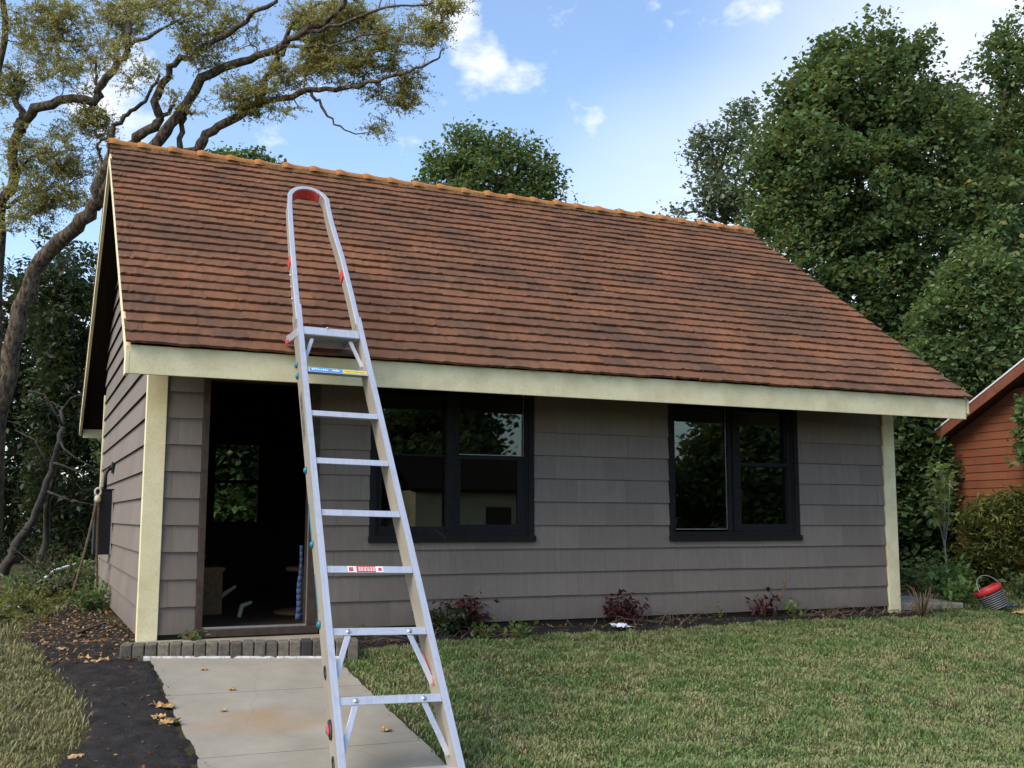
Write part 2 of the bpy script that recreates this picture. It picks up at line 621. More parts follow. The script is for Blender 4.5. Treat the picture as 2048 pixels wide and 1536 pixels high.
leafmat('leaf_sapling', [(0.22, 0.31, 0.10), (0.32, 0.38, 0.13), (0.15, 0.24, 0.075), (0.46, 0.45, 0.16)], 0.35, 0.45, 0.35)
leafmat('leaf_hedge', [(0.044, 0.078, 0.028), (0.062, 0.11, 0.038), (0.08, 0.138, 0.048), (0.036, 0.066, 0.025), (0.10, 0.14, 0.042)], 0.2, 0.6, 0.15)
leafmat('leaf_nettle', [(0.10, 0.18, 0.05), (0.14, 0.24, 0.065), (0.18, 0.28, 0.085), (0.09, 0.16, 0.045)], 0.3, 0.55, 0.2)
plain('sapling_bark', (0.33, 0.30, 0.26), 0.85, 0.1, var=0.3, scale=12)
leafmat('leaf_burgundy', [(0.032, 0.008, 0.014), (0.055, 0.010, 0.018), (0.085, 0.016, 0.026), (0.022, 0.009, 0.014)], 0.12, 0.65, 0.12)
leafmat('leaf_litter', [(0.20, 0.12, 0.055), (0.30, 0.19, 0.09), (0.10, 0.055, 0.03), (0.16, 0.07, 0.03), (0.40, 0.30, 0.17)], 0.1, 0.8, 0.1)

m = NM('bark', 0.95, 0.1)
v = m.pos((6, 6, 2.0))
f = m.noise(v, 3.0, 8, 0.7)
c = m.ramp(f, [(0.38, (0.035, 0.028, 0.022)), (0.5, (0.13, 0.10, 0.072)), (0.64, (0.26, 0.20, 0.135))])
c = m.mix(m.ramp(m.noise(m.pos(), 2.5, 5), [(0.55, (0, 0, 0)), (0.7, (0.6, 0.6, 0.6))]), c, (0.09, 0.10, 0.055))
m.color(c)
m.bump(f, 1.0, 0.12)
M['bark'] = m.mat
plain('bark_grey', (0.060, 0.053, 0.045), 0.9, 0.1, var=0.4, scale=9, bump=0.6)

# brushed aluminium
m = NM('aluminium', 0.42, 0.5)
m.b.inputs['Metallic'].default_value = 0.55
f = m.noise(m.coords('Object', (90, 3, 90)), 1.0, 3)
sc_ = m.noise(m.coords('Object', (3, 3, 3)), 3.0, 7, 0.7)
m.color(m.mix(m.ramp(sc_, [(0.52, (0, 0, 0)), (0.72, (0.5, 0.5, 0.5))]), m.ramp(f, [(0.3, (0.50, 0.52, 0.56)), (0.7, (0.60, 0.62, 0.66))]), (0.36, 0.36, 0.36)))
M['alu'] = m.mat
m = NM('aluminium_web', 0.55, 0.4)
m.b.inputs['Metallic'].default_value = 0.3
f = m.noise(m.coords('Object', (6, 2, 6)), 1.0, 5)
m.color(m.ramp(f, [(0.3, (0.30, 0.265, 0.205)), (0.7, (0.38, 0.335, 0.265))]))
M['alu_web'] = m.mat


def glassmat(name, tint, refl):
    m = NM(name)
    tr = m.node('ShaderNodeBsdfTransparent')
    tr.inputs['Color'].default_value = (*tint, 1)
    gl = m.node('ShaderNodeBsdfGlossy')
    gl.inputs['Roughness'].default_value = 0.01
    gl.inputs['Color'].default_value = (0.9, 0.95, 0.95, 1)
    fr = m.node('ShaderNodeFresnel')
    fr.inputs['IOR'].default_value = 1.5
    mu = m.math('MULTIPLY', fr.outputs['Fac'], refl)
    mx = m.node('ShaderNodeMixShader')
    m.l.new(mu, mx.inputs['Fac'])
    m.l.new(tr.outputs['BSDF'], mx.inputs[1])
    m.l.new(gl.outputs['BSDF'], mx.inputs[2])
    m.l.new(mx.outputs['Shader'], m.out.inputs['Surface'])
    M[name] = m.mat


glassmat('glass', (0.85, 0.88, 0.86), 1.2)
glassmat('glass_back', (0.75, 0.8, 0.74), 0.5)
# insect screen: fine dark mesh seen as a half-transparent veil
m = NM('insect_screen', 0.8, 0.1)
m.color((0.012, 0.013, 0.014))
tr = m.node('ShaderNodeBsdfTransparent')
mx = m.node('ShaderNodeMixShader')
mx.inputs['Fac'].default_value = 0.6
m.l.new(tr.outputs['BSDF'], mx.inputs[1])
m.l.new(m.b.outputs['BSDF'], mx.inputs[2])
m.l.new(mx.outputs['Shader'], m.out.inputs['Surface'])
M['screen'] = m.mat

# ------------------------------------------------------------------ ground


def gz(x, y):
    """ground height: level by the house, falling gently towards the viewer"""
    y = np.asarray(y, float)
    x = np.asarray(x, float)
    yy = np.clip(y, -3.9, 0.0)
    z = -0.05 + 0.147 * yy
    z = z + 0.012 * np.sin(1.7 * x + 0.6 * y) * np.cos(1.3 * y - 0.4 * x)
    far = np.clip((np.hypot(x, y) - 25) / 60, 0, 1)
    return z + 0.0 * far


def on_ground(u, v):
    z = -0.1
    d = CF + CR * (u - 1024) / FPX - CU * (v - 768) / FPX
    for i in range(60):
        P = CAM + d * (z - CAM[2]) / d[2]
        z = 0.5 * z + 0.5 * float(gz(P[0], P[1]))
    return P


def inside(px, py, poly):
    """vectorised point in polygon"""
    px, py = np.asarray(px), np.asarray(py)
    res = np.zeros(px.shape, bool)
    n = len(poly)
    for i in range(n):
        x0, y0 = poly[i][:2]
        x1, y1 = poly[(i + 1) % n][:2]
        if y0 == y1:
            continue
        c = ((y0 > py) != (y1 > py)) & (px < (x1 - x0) * (py - y0) / (y1 - y0) + x0)
        res ^= c
    return res


gx = np.concatenate([np.linspace(-400, -40, 10), np.linspace(-36, -6, 16), np.linspace(-5.5, 14, 118), np.linspace(15, 45, 16), np.linspace(60, 400, 9)])
gy = np.concatenate([np.linspace(-400, -40, 10), np.linspace(-36, -8, 14), np.linspace(-7.5, 2, 72), np.linspace(2.5, 40, 40), np.linspace(60, 400, 9)])
GX, GY = np.meshgrid(gx, gy)
GZ = gz(GX, GY)
V = np.stack([GX, GY, GZ], -1).reshape(-1, 3)
nx, ny = len(gx), len(gy)
idx = np.arange(nx * ny).reshape(ny, nx)
F = np.stack([idx[:-1, :-1], idx[:-1, 1:], idx[1:, 1:], idx[1:, :-1]], -1).reshape(-1, 4)
ground = link('ground', np_mesh('ground', V, F, M['turf'], smooth=True))
tag(ground, kind='structure')


def patch(name, outline, mat, lift, jag=0.03, step=0.12):
    """sheet that follows the ground inside an outline, with a ragged rim and small lumps"""
    xs = [p[0] for p in outline]
    ys = [p[1] for p in outline]
    ax = np.arange(min(xs) - step, max(xs) + step, step)
    ay = np.arange(min(ys) - step, max(ys) + step, step)
    X, Y = np.meshgrid(ax, ay)
    X = X + RNG.uniform(-.3, .3, X.shape) * step
    Y = Y + RNG.uniform(-.3, .3, Y.shape) * step
    ins = inside(X, Y, outline)
    Z = gz(X, Y) + lift + RNG.uniform(0, 1, X.shape) * jag
    idx = np.arange(X.size).reshape(X.shape)
    keep = (ins[:-1, :-1] & ins[:-1, 1:] & ins[1:, 1:] & ins[1:, :-1])
    F = np.stack([idx[:-1, :-1], idx[:-1, 1:], idx[1:, 1:], idx[1:, :-1]], -1)[keep]
    # rim goes down into the ground
    cnt = np.zeros(X.size, int)
    np.add.at(cnt, F.ravel(), 1)
    Z = Z.ravel()
    Z[cnt < 4] = (gz(X, Y).ravel() - 0.01)[cnt < 4]
    V = np.stack([X.ravel(), Y.ravel(), Z], -1)
    used = np.unique(F)
    rem = np.zeros(X.size, int)
    rem[used] = np.arange(len(used))
    o = link(name, np_mesh(name, V[used], rem[F], M[mat], smooth=True))
    tag(o, kind='structure')
    return o


# bare soil beside the path, running back along the side of the house
soil_px = [(301, 1318), (320, 1353), (333, 1397), (355, 1445), (374, 1469), (388, 1500), (400, 1545), (404, 1580),
           (90, 1580), (95, 1536), (135, 1490), (160, 1440), (140, 1400), (105, 1355), (70, 1320), (60, 1300)]
SOIL = [on_ground(u + (14 if u > 290 else 0), v)[:2] for u, v in soil_px] + [(-1.05, 0.6), (-0.95, 2.2), (-0.5, 4.2), (-0.02, 5.2), (0.02, -0.45)]
patch('soil_path', SOIL, 'soil', 0.006, 0.035, 0.07)
BED = [(1.7, -0.02), (9.6, -0.02), (9.7, -0.26), (8.4, -0.32), (7.0, -0.28), (5.5, -0.40), (4.2, -0.34), (3.0, -0.50), (2.2, -0.52), (1.72, -0.62)]
patch('garden_bed', BED, 'soil', 0.006, 0.04, 0.06)

# concrete path in poured slabs
PL = [on_ground(u, v) for u, v in [(300, 1324), (320, 1355), (333, 1397), (355, 1445), (388, 1500), (398, 1536)]]
PR = [on_ground(u, v) for u, v in [(672, 1320), (700, 1346), (746, 1391), (800, 1443), (862, 1500), (895, 1536)]]


def path_x(side, y):
    P = PL if side == 0 else PR
    ys = [p[1] for p in P][::-1]
    xs = [p[0] for p in P][::-1]
    return float(np.interp(y, ys, xs))


path = empty('path', (0, 0, 0))
tag(path, kind='structure')
cuts = [-0.66, -1.62, -3.0, -4.6, -6.2, -7.8]
for a, b in zip(cuts[:-1], cuts[1:]):
    mb = MB()
    n = 16
    L, Rr = [], []
    for k in range(n + 1):
        y = a - 0.004 + (b + 0.004 - a + 0.004) * k / n
        yl = y + (0.10 if a > -0.7 and k == 0 else 0)
        L.append((path_x(0, y) + random.uniform(-.008, .014), yl, float(gz(0.5, min(yl, 0))) + 0.012))
        yr = y - (0.20 if a > -0.7 and k == 0 else 0)
        Rr.append((path_x(1, y) + random.uniform(-.014, .008), yr, float(gz(1.5, yr)) + 0.012))
    for k in range(n):
        p = [L[k + 1], Rr[k + 1], Rr[k], L[k]]
        lo = [(q[0], q[1], q[2] - 0.12) for q in p]
        mb.hexa(lo + p)
    mb.build('slab', M['concrete'], path)
PATH = [(p[0], p[1]) for p in PL] + [(PL[-1][0] + .05, -8.0), (PR[-1][0] + .05, -8.0)] + [(p[0], p[1]) for p in PR[::-1]]


# grass blades
def make_grass():
    out = []
    # (x range, y range, blades per square metre, height)
    for (x0, x1, y0, y1, dens, h) in ((1.2, 7.0, -5.2, -0.25, 7000, 0.043), (7.0, 12.5, -4.2, -0.2, 5000, 0.046),
                                      (-2.2, 0.3, -4.4, 0.2, 3600, 0.05), (-3.5, 0.0, 0.2, 9.0, 900, 0.08), (9.3, 13, -0.2, 2.0, 900, 0.07)):
        n = int((x1 - x0) * (y1 - y0) * dens)
        x, y = RNG.uniform(x0, x1, n), RNG.uniform(y0, y1, n)
        jx, jy = x + RNG.normal(0, .035, n), y + RNG.normal(0, .035, n)
        bad = inside(jx + RNG.normal(0, .05, n), jy + RNG.normal(0, .05, n), SOIL) | inside(jx - .06 + RNG.normal(0, .03, n), jy, PATH) | inside(x, y, BED)
        pxl = np.interp(y, [q[1] for q in PL][::-1], [q[0] for q in PL][::-1])
        bad |= (x > pxl - .35) & (x < pxl + .3) & (y > -5)
        bad |= (x > 0) & (y > -0.05) & (x < 9.1)
        bad |= (x < 1.8) & (x > -.3) & (y > -.9)
        # thin, worn patches
        wn_ = np.sin(2.1 * x + 1.0) * np.sin(1.7 * y + 2.0 + .8 * x) + .5 * np.sin(5.3 * x - 3.1 * y)
        bad |= (wn_ > .75) & (RNG.uniform(0, 1, n) < .45)
        k = ~bad
        out.append(np.stack([x[k], y[k], np.full(k.sum(), h)], -1))
    P = np.concatenate(out)
    n = len(P)
    x, y = P[:, 0], P[:, 1]
    clump = 0.8 + 0.3 * np.sin(3.1 * x + 1.3 * y) * np.sin(2.7 * y - .9 * x) + .38 * np.sin(9 * x + 7 * y) * np.sin(8 * y - 5 * x) + .25 * np.sin(23 * x - 11 * y) * np.sin(19 * y + 9 * x)
    clump = np.clip(clump, .35, 1.7)
    h = P[:, 2] * clump * RNG.uniform(.6, 1.35, n)
    z = gz(x, y) - 0.004
    a = RNG.uniform(0, 2 * np.pi, n)
    lean = RNG.uniform(.15, 1.1, n) * h
    w = RNG.uniform(.0032, .0068, n)
    dx, dy = np.cos(a), np.sin(a)
    b = np.stack([x, y, z], -1)
    s = np.stack([-dy * w, dx * w, np.zeros(n)], -1)
    mid = b + np.stack([dx * lean * .3, dy * lean * .3, h * .62], -1)
    tip = b + np.stack([dx * lean, dy * lean, h], -1)
    V = np.stack([b, mid - s, tip, mid + s], 1).reshape(-1, 3)
    F = np.arange(4 * n).reshape(-1, 4)
    o = link('lawn_grass', np_mesh('lawn_grass', V, F, M['grass']))
    tag(o, 'short mown green and straw coloured lawn grass', 'grass', kind='stuff')


make_grass()

# ------------------------------------------------------------------ the cottage
W, PW, Z0, EXPO = 9.0, 0.1415, 0.022, 0.25
XT0, XT1 = -0.314, 9.474           # roof verge left / right
OT, ZT = 0.913, 2.5576             # eave line of the tiles
YR, ZR = 3.389, 5.70               # ridge
YB, ZB = 8.10, 2.58                # back eave
D = 6.6
SLF = (ZR - ZT) / (YR + OT)
SLB = (ZR - ZB) / (YB - YR)

cottage = empty('cottage', (0, 0, 0))
tag(cottage, 'small grey-brown shingled cottage with red-brown tiled roof and cream trim', 'cottage')

DOOR = (0.475, 1.60, -0.03, 2.46)          # outer frame x0,x1,z0,z1
WIN1 = (2.131, 3.956, 0.882, 2.50)
WIN2 = (5.669, 7.513, 0.876, 2.50)
BWIN = (1.56, 2.32, 0.98, 2.26)


def wall_with_holes(name, x0, x1, z0, z1, y0, y1, holes, mats, parent):
    xs = sorted({x0, x1, *[h[0] for h in holes], *[h[1] for h in holes]})
    zs = sorted({z0, z1, *[h[2] for h in holes], *[h[3] for h in holes]})
    mb = MB()
    for a, b in zip(xs[:-1], xs[1:]):
        for c, d in zip(zs[:-1], zs[1:]):
            mx, mz = (a + b) / 2, (c + d) / 2
            if any(h[0] < mx < h[1] and h[2] < mz < h[3] for h in holes):
                continue
            mb.box(a, b, y0, y1, c, d)
    return mb.build(name, mats, parent)


ins = 0.045
holes = [(DOOR[0] + .05, DOOR[1] - .05, DOOR[2] + .06, DOOR[3] - .05)] + [(w[0] + ins, w[1] - ins, w[2] + ins, w[3] - ins) for w in (WIN1, WIN2)]
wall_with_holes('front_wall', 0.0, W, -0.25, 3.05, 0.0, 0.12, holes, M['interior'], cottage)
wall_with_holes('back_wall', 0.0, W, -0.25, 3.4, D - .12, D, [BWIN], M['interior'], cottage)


def roof_under(y):
    return (ZT + SLF * (y + OT) if y < YR else ZR - SLB * (y - YR)) - 0.13


mb = MB()
for xa, xb in ((0.0, 0.10), (W - 0.10, W)):
    ys = [0.121, YR, D - .121]
    for ya, yb in zip(ys[:-1], ys[1:]):
        za, zb = roof_under(ya) - .01, roof_under(yb) - .01
        mb.hexa([(xa, ya, -.25), (xb, ya, -.25), (xb, yb, -.25), (xa, yb, -.25), (xa, ya, za), (xb, ya, za), (xb, yb, zb), (xa, yb, zb)])
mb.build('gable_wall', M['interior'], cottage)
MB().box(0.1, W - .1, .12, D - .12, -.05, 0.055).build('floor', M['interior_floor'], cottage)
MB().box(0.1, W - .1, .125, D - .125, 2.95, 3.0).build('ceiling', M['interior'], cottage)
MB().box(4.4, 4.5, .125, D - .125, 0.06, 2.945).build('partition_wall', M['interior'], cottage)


def rect_sub(rect, hole):
    """rect minus hole, both (x0,x1,z0,z1)"""
    x0, x1, z0, z1 = rect
    a, b, c, d = hole
    if b <= x0 or a >= x1 or d <= z0 or c >= z1:
        return [rect]
    out = []
    if a > x0 + .005:
        out.append((x0, a, z0, z1))
    if b < x1 - .005:
        out.append((b, x1, z0, z1))
    if c > z0 + .01:
        out.append((max(x0, a), min(x1, b), z0, c))
    if d < z1 - .01:
        out.append((max(x0, a), min(x1, b), d, z1))
    return out


# front shingles
GAP = 0.0009
for k in range(0, 12):
    zb = Z0 + k * EXPO
    zt = zb + EXPO + 0.02
    off = (0.3 * (k % 2) + random.uniform(-.04, .04))
    x = PW - off - 0.2
    while x < W - PW:
        w = 0.61
        rects = [(max(x, PW + .001), min(x + w, W - PW - .001), zb, zb + EXPO)]
        if rects[0][1] - rects[0][0] > 0.01:
            for h in (DOOR, WIN1, WIN2):
                rects = [q for rr in rects for q in rect_sub(rr, (h[0] - .002, h[1] + .002, h[2], h[3]))]
            for (a, b, c, d) in rects:
                j = random.uniform(-.0015, .0015)
                full = abs(d - (zb + EXPO)) < 1e-6
                tt = d + (0.018 if full else 0)
                fr0 = (c - zb) / EXPO
                fr1 = (tt - zb) / EXPO
                y0 = -0.030 + 0.021 * fr0 + j
                y1 = -0.030 + 0.021 * fr1 + j
                mb = MB().hexa([(a + GAP, y0, c + random.uniform(-.002, .002)), (b - GAP, y0, c + random.uniform(-.002, .002)), (b - GAP, y0 + .008, c), (a + GAP, y0 + .008, c),
                                (a + GAP, y1, tt), (b - GAP, y1, tt), (b - GAP, y1 + .008, tt), (a + GAP, y1 + .008, tt)])
                mb.build('shingle', M['siding'], cottage)
        x += w

# side shingles (left gable)
for k in range(0, 22):
    zb = Z0 + k * EXPO
    zt = zb + EXPO + 0.018

    def yr(z):
        z = z + 0.02
        f = max(0.02, (z + .13 - ZT) / SLF - OT)
        b = min(D - .10, YR + (ZR - z - .13) / SLB)
        return f, b
    f0, b0 = yr(zb)
    f1, b1 = yr(zt)
    if b1 - f1 < .1:
        break
    y = 0.02 - (0.3 * (k % 2)) - 0.1
    while y < D:
        a0, c0 = max(y, f0), min(y + .61, b0)
        a1, c1 = max(y, f1), min(y + .61, b1)
        if c0 - a0 > .04:
            if c1 <= a1:
                a1 = c1 = min(max((a1 + c1) / 2, a0), c0)
                c1 = a1 + .002
            x0, x1 = -0.036, -0.007
            MB().hexa([(x0, a0 + GAP, zb), (x0 + .008, a0 + GAP, zb), (x0 + .008, c0 - GAP, zb), (x0, c0 - GAP, zb),
                       (x1, a1 + GAP, zt), (x1 + .006, a1 + GAP, zt), (x1 + .006, c1 - GAP, zt), (x1, c1 - GAP, zt)]).build('shingle', M['siding'], cottage)
        y += .61

# corner posts
for xa, xb in ((-0.04, PW), (W - PW, W + 0.04)):
    MB().box(xa, xb, -0.045, -0.0005, -0.10, 2.98).build('corner_board', M['trim'], cottage, bevel=.004)
MB().box(-0.0395, -0.0005, 0.0, 0.06, -0.08, 3.0).build('corner_board', M['trim'], cottage)
MB().box(-0.0395, -0.0005, D - .10, D + .02, -0.08, 2.9).build('corner_board', M['trim'], cottage)

# roof: deck, soffit, fascia, barge boards, tiles, ridge
roof = empty('roof', (0, 0, 0), cottage)
mb = MB()
e = 0.035
for (ya, za, yb, zb) in ((-OT + .05, ZT + SLF * .05, YR, ZR), (YR, ZR, YB - .03, ZB + SLB * .03)):
    mb.hexa([(XT0 + .05, ya, za - .12), (XT1 - .05, ya, za - .12), (XT1 - .05, yb, zb - .12), (XT0 + .05, yb, zb - .12),
             (XT0 + .05, ya, za - e), (XT1 - .05, ya, za - e), (XT1 - .05, yb, zb - e), (XT0 + .05, yb, zb - e)])
mb.build('roof_deck', M['soffit'], roof)
mb = MB()
mb.hexa([(XT0, YR, ZR - e + .002), (XT1, YR, ZR - e + .002), (XT1, YB, ZB - e + .002), (XT0, YB, ZB - e + .002),
         (XT0, YR, ZR), (XT1, YR, ZR), (XT1, YB, ZB), (XT0, YB, ZB)])
mb.build('back_slope', M['tile'], roof)
# rafters' undersides
YF = -0.873
MB().box(-.2775, 9.411, YF - .0, YF + .03, 2.31, 2.56).build('fascia', M['trim'], roof, bevel=.004)
MB().box(-.25, 9.38, YB - .06, YB - .03, 2.36, 2.56).build('fascia', M['trim'], roof)


def barge(x0, x1, ya, za, yb, zb, h, mat, name='barge_board', plumb=True):
    MB().hexa([(x0, ya, za - h), (x1, ya, za - h), (x1, yb, zb - h), (x0, yb, zb - h),
               (x0, ya, za), (x1, ya, za), (x1, yb, zb), (x0, yb, zb)]).build(name, M[mat], roof)


for xs in ((XT0 + .008, XT0 + .045), (XT1 - .045, XT1 - .008)):
    barge(xs[0], xs[1], YF + .002, ZT + SLF * (OT + YF) - .037, YR, ZR - .037, .17, 'trim')
    barge(xs[0], xs[1], YR, ZR - .037, YB - .02, ZB - .02, .17, 'trim')
# square return of the fascia on the left gable
MB().box(XT0 + .010, XT0 + .0365, YF - .002, YF + .20, 2.312, 2.50).build('fascia_return', M['trim'], roof)

# tile courses
TW, EXT, ROWS = 0.306, 0.2015, 27
sl = math.hypot(YR + OT, ZR - ZT)
EXT = sl / 26.6
U = Vector((1, 0, 0))
Vv = Vector((0, (YR + OT) / sl, (ZR - ZT) / sl))
Nn = U.cross(Vv)


def tile_mesh(seed, w):
    rr = random.Random(seed)
    n = 6
    L = EXT * 1.35
    mb = MB()
    th = 0.025
    lift = 0.038
    edge = [(w * i / n, rr.uniform(-.013, .009)) for i in range(n + 1)]
    top, bot = [], []
    for x, j in edge:
        xx = min(max(x, .0004), w - .0004)
        hz = rr.uniform(-.005, .004)
        top.append((xx, j, lift + hz))
        bot.append((xx, j + .002, lift - th))
    tt = [(min(max(x, .0004), w - .0004), L, 0.004) for x, j in edge]
    b = 0
    vs = top + bot + tt
    m_ = n + 1
    fs = []
    for i in range(n):
        fs.append((i, i + 1, 2 * m_ + i + 1, 2 * m_ + i))          # top face
        fs.append((m_ + i, m_ + i + 1, i + 1, i))                  # tail edge
        fs.append((2 * m_ + i, 2 * m_ + i + 1, m_ + i + 1, m_ + i))  # underside
    fs.append((m_, 0, 2 * m_))
    fs.append((n, m_ + n, 2 * m_ + n))
    mb.add(vs, fs)
    return mb


def tile_matrix(u, v):
    o = Vector((u, -OT, ZT)) + Vv * v
    mtx = Matrix((U, Vv, Nn)).transposed().to_4x4()
    mtx.translation = o
    return mtx


variants = [tile_mesh(s, TW) for s in range(10)]
vmesh = [vv.mesh('roof_tile', M['tile']) for vv in variants]
rest = MB()
count = 0
for j in range(ROWS):
    v = j * EXT
    off = (TW * .5 if j % 2 else 0) + random.uniform(-.02, .02)
    x = XT0 - off
    while x < XT1 - .02:
        a, b = max(x, XT0), min(x + TW, XT1)
        if b - a > .03:
            dz = random.uniform(-.004, .004)
            mt = tile_matrix(a, v + random.uniform(-.004, .004))
            mt.translation += Nn * dz
            if count < 290:
                if b - a > TW - .001:
                    o = link('roof_tile', vmesh[random.randrange(10)], roof)
                else:
                    o = tile_mesh(random.randrange(999), b - a).build('roof_tile', M['tile'], roof)
                o.matrix_local = mt
                count += 1
            else:
                t = variants[random.randrange(10)] if b - a > TW - .001 else tile_mesh(random.randrange(999), b - a)
                rest.add([mt @ Vector(p) for p in t.v], t.f)
        x += TW
o = rest.build('roof_tiles', M['tile'], roof)
tag(o, kind='stuff')

# ridge: mortar bed and overlapping half-round caps with a raised collar
mb = MB()
n = 120
for sgn in (-1,):
    for i in range(n):
        xa, xb = XT0 + (XT1 - XT0) * i / n, XT0 + (XT1 - XT0) * (i + 1) / n
        d1 = random.uniform(.0, .018)
        ya, yb = YR - .100 - d1, YR + .10
        mb.hexa([(xa, ya, ZR - .068 - d1), (xb, ya, ZR - .068 - d1), (xb, yb, ZR - .06), (xa, yb, ZR - .06),
                 (xa, YR - .085, ZR + .030), (xb, YR - .085, ZR + .030), (xb, YR + .085, ZR + .030), (xa, YR + .085, ZR + .030)])
mb.build('ridge_mortar', M['mortar'], roof)
NC = 27
cl = (XT1 - XT0 + .05) / NC
cl_ = cl
prof = [(0.0, .094), (.03, .112), (.07, .122), (.12, .108), (.17, .097), (cl_ * .75, .092), (cl_ + .02, .089)]
cap = MB()
K = 10
for x, rr_ in prof:
    for k in range(K + 1):
        a = math.pi * (k / K) * 1.0
        cap.v.append((x, -rr_ * 1.02 * math.cos(a), rr_ * 0.86 * math.sin(a) - .03))
for i in range(len(prof) - 1):
    for k in range(K):
        p = i * (K + 1) + k
        cap.f.append((p, p + 1, p + K + 2, p + K + 1))
        cap.m.append(0)
capm = cap.mesh('ridge_tile', M['ridge'], True)
for i in range(NC):
    o = link('ridge_tile', capm, roof)
    o.location = (XT0 - .03 + i * cl + random.uniform(-.01, .01), YR + random.uniform(-.008, .008), ZR + .035 + random.uniform(-.006, .006))
    o.rotation_euler = (0, random.uniform(-.015, .015), random.uniform(-.02, .02))
MB().lathe([(0.0, 0), (.10, 0), (.115, .004)], (0, 0, 0), 12).build('end_mortar', M['mortar'], roof).matrix_local = \
    Matrix.Translation((XT0 - .012, YR, ZR + .0)) @ Matrix.Rotation(R(-90), 4, 'Y')


# windows
def window(spec, panes, bars, rails):
    """spec outer casing rect; panes: glass rects (x0,x1,z0,z1,kind); bars/rails: boxes (x0,x1,z0,z1,ydepth)"""
    x0, x1, z0, z1 = spec
    w = empty('window', (0, 0, 0), cottage)
    c = 0.06
    mb = MB()
    mb.box(x0, x0 + c, -.035, .03, z0, z1)
    mb.box(x1 - c, x1, -.035, .03, z0, z1)
    mb.box(x0 + c, x1 - c, -.034, .03, z1 - c, z1)
    mb.build('casing', M['window_paint'], w, bevel=.004)
    MB().box(x0 - .012, x1 + .012, -.06, .03, z0 - .035, z0 + .028).build('sill', M['window_paint'], w, bevel=.004)
    mb = MB()
    mb.box(x0 + c, x0 + c + .03, -.012, .09, z0 + .028, z1 - c)
    mb.box(x1 - c - .03, x1 - c, -.012, .09, z0 + .028, z1 - c)
    mb.box(x0 + c + .03, x1 - c - .03, -.011, .09, z0 + .028, z0 + .07)
    mb.build('frame', M['window_paint'], w, bevel=.003)
    for (a, b, cc, d, ya, yb, nm) in bars:
        MB().box(a, b, ya, yb, cc, d).build(nm, M['window_paint'], w, bevel=.003)
    for (a, b, cc, d, y, kind) in panes:
        MB().box(a, b, y, y + .004, cc, d).build('pane', M[kind], w)
    for (a, b, cc, d, y) in rails:
        mb = MB()
        t = .006
        mb.box(a, a + t, y - .004, y - .0005, cc, d)
        mb.box(b - t, b, y - .004, y - .0005, cc, d)
        mb.box(a + t, b - t, y - .004, y - .0005, cc, cc + t)
        mb.build('glazing_strip', M['steel_strip'], w)
    return w


x0, x1, z0, z1 = WIN1
window(WIN1,
       [(2.24, 2.98, .98, 2.42, .062, 'glass'), (3.09, 3.86, 1.752, 2.42, .045, 'glass'), (3.09, 3.80, .99, 1.73, .020, 'glass')],
       [(2.965, 3.03, .95, 2.44, -.02, .085, 'mullion'), (3.03, 3.095, .95, 2.44, -.008, .085, 'mullion'),
        (2.225, 2.965, .951, 1.005, .0, .08, 'sash_rail'), (2.226, 2.262, 1.005, 2.44, .005, .08, 'sash_stile'),
        (2.262, 2.965, 1.73, 1.748, .03, .085, 'check_rail'),
        (3.095, 3.866, 1.712, 1.757, .002, .08, 'check_rail'), (3.095, 3.866, .952, 1.025, -.004, .08, 'sash_rail'),
        (3.775, 3.866, 1.025, 1.712, -.003, .08, 'sash_stile'), (3.0955, 3.115, 1.025, 1.712, -.003, .08, 'sash_stile')],
       [(3.097, 3.862, 1.757, 2.43, .0445)])
MB().box(2.262, 2.966, 1.005, 2.44, .024, .026).build('insect_screen', M['screen'], cottage.children[-1])
window(WIN2,
       [(5.73, 6.50, .97, 2.42, .030, 'glass'), (6.64, 7.42, .98, 1.74, .050, 'glass'), (6.64, 7.42, 1.74, 2.42, .062, 'glass')],
       [(6.495, 6.545, .946, 2.44, -.012, .085, 'mullion'), (6.56, 6.665, .946, 2.44, -.02, .085, 'mullion'),
        (6.665, 7.42, 1.715, 1.758, -.005, .085, 'check_rail'), (6.665, 7.42, .947, 1.03, -.006, .085, 'sash_rail'),
        (7.37, 7.42, 1.03, 2.44, -.004, .084, 'sash_stile')],
       [(5.745, 6.494, .972, 2.43, .0295)])
MB().box(6.666, 7.369, 1.03, 2.44, .020, .022).build('insect_screen', M['screen'], cottage.children[-1])
MB().box(6.548, 6.556, 1.1, 1.75, -.014, -.006).build('glazing_strip', M['steel_strip'], cottage.children[-1])

# back window seen through the doorway
bw = empty('window', (0, 0, 0), cottage)
mb = MB()
mb.box(BWIN[0], BWIN[0] + .05, D - .13, D - .05, BWIN[2], BWIN[3])
mb.box(BWIN[1] - .05, BWIN[1], D - .13, D - .05, BWIN[2], BWIN[3])
mb.box(BWIN[0] + .05, BWIN[1] - .05, D - .13, D - .05, BWIN[2], BWIN[2] + .05)
mb.box(BWIN[0] + .05, BWIN[1] - .05, D - .13, D - .05, BWIN[3] - .04, BWIN[3])
mb.box(BWIN[0] + .05, BWIN[1] - .05, D - .13, D - .05, 1.62, 1.67)
mb.build('frame', M['window_paint'], bw)
for a, b in ((BWIN[2] + .05, 1.62), (1.67, BWIN[3] - .04)):
    MB().box(BWIN[0] + .05, BWIN[1] - .05, D - .09, D - .086, a, b).build('pane', M['glass_back'], bw)

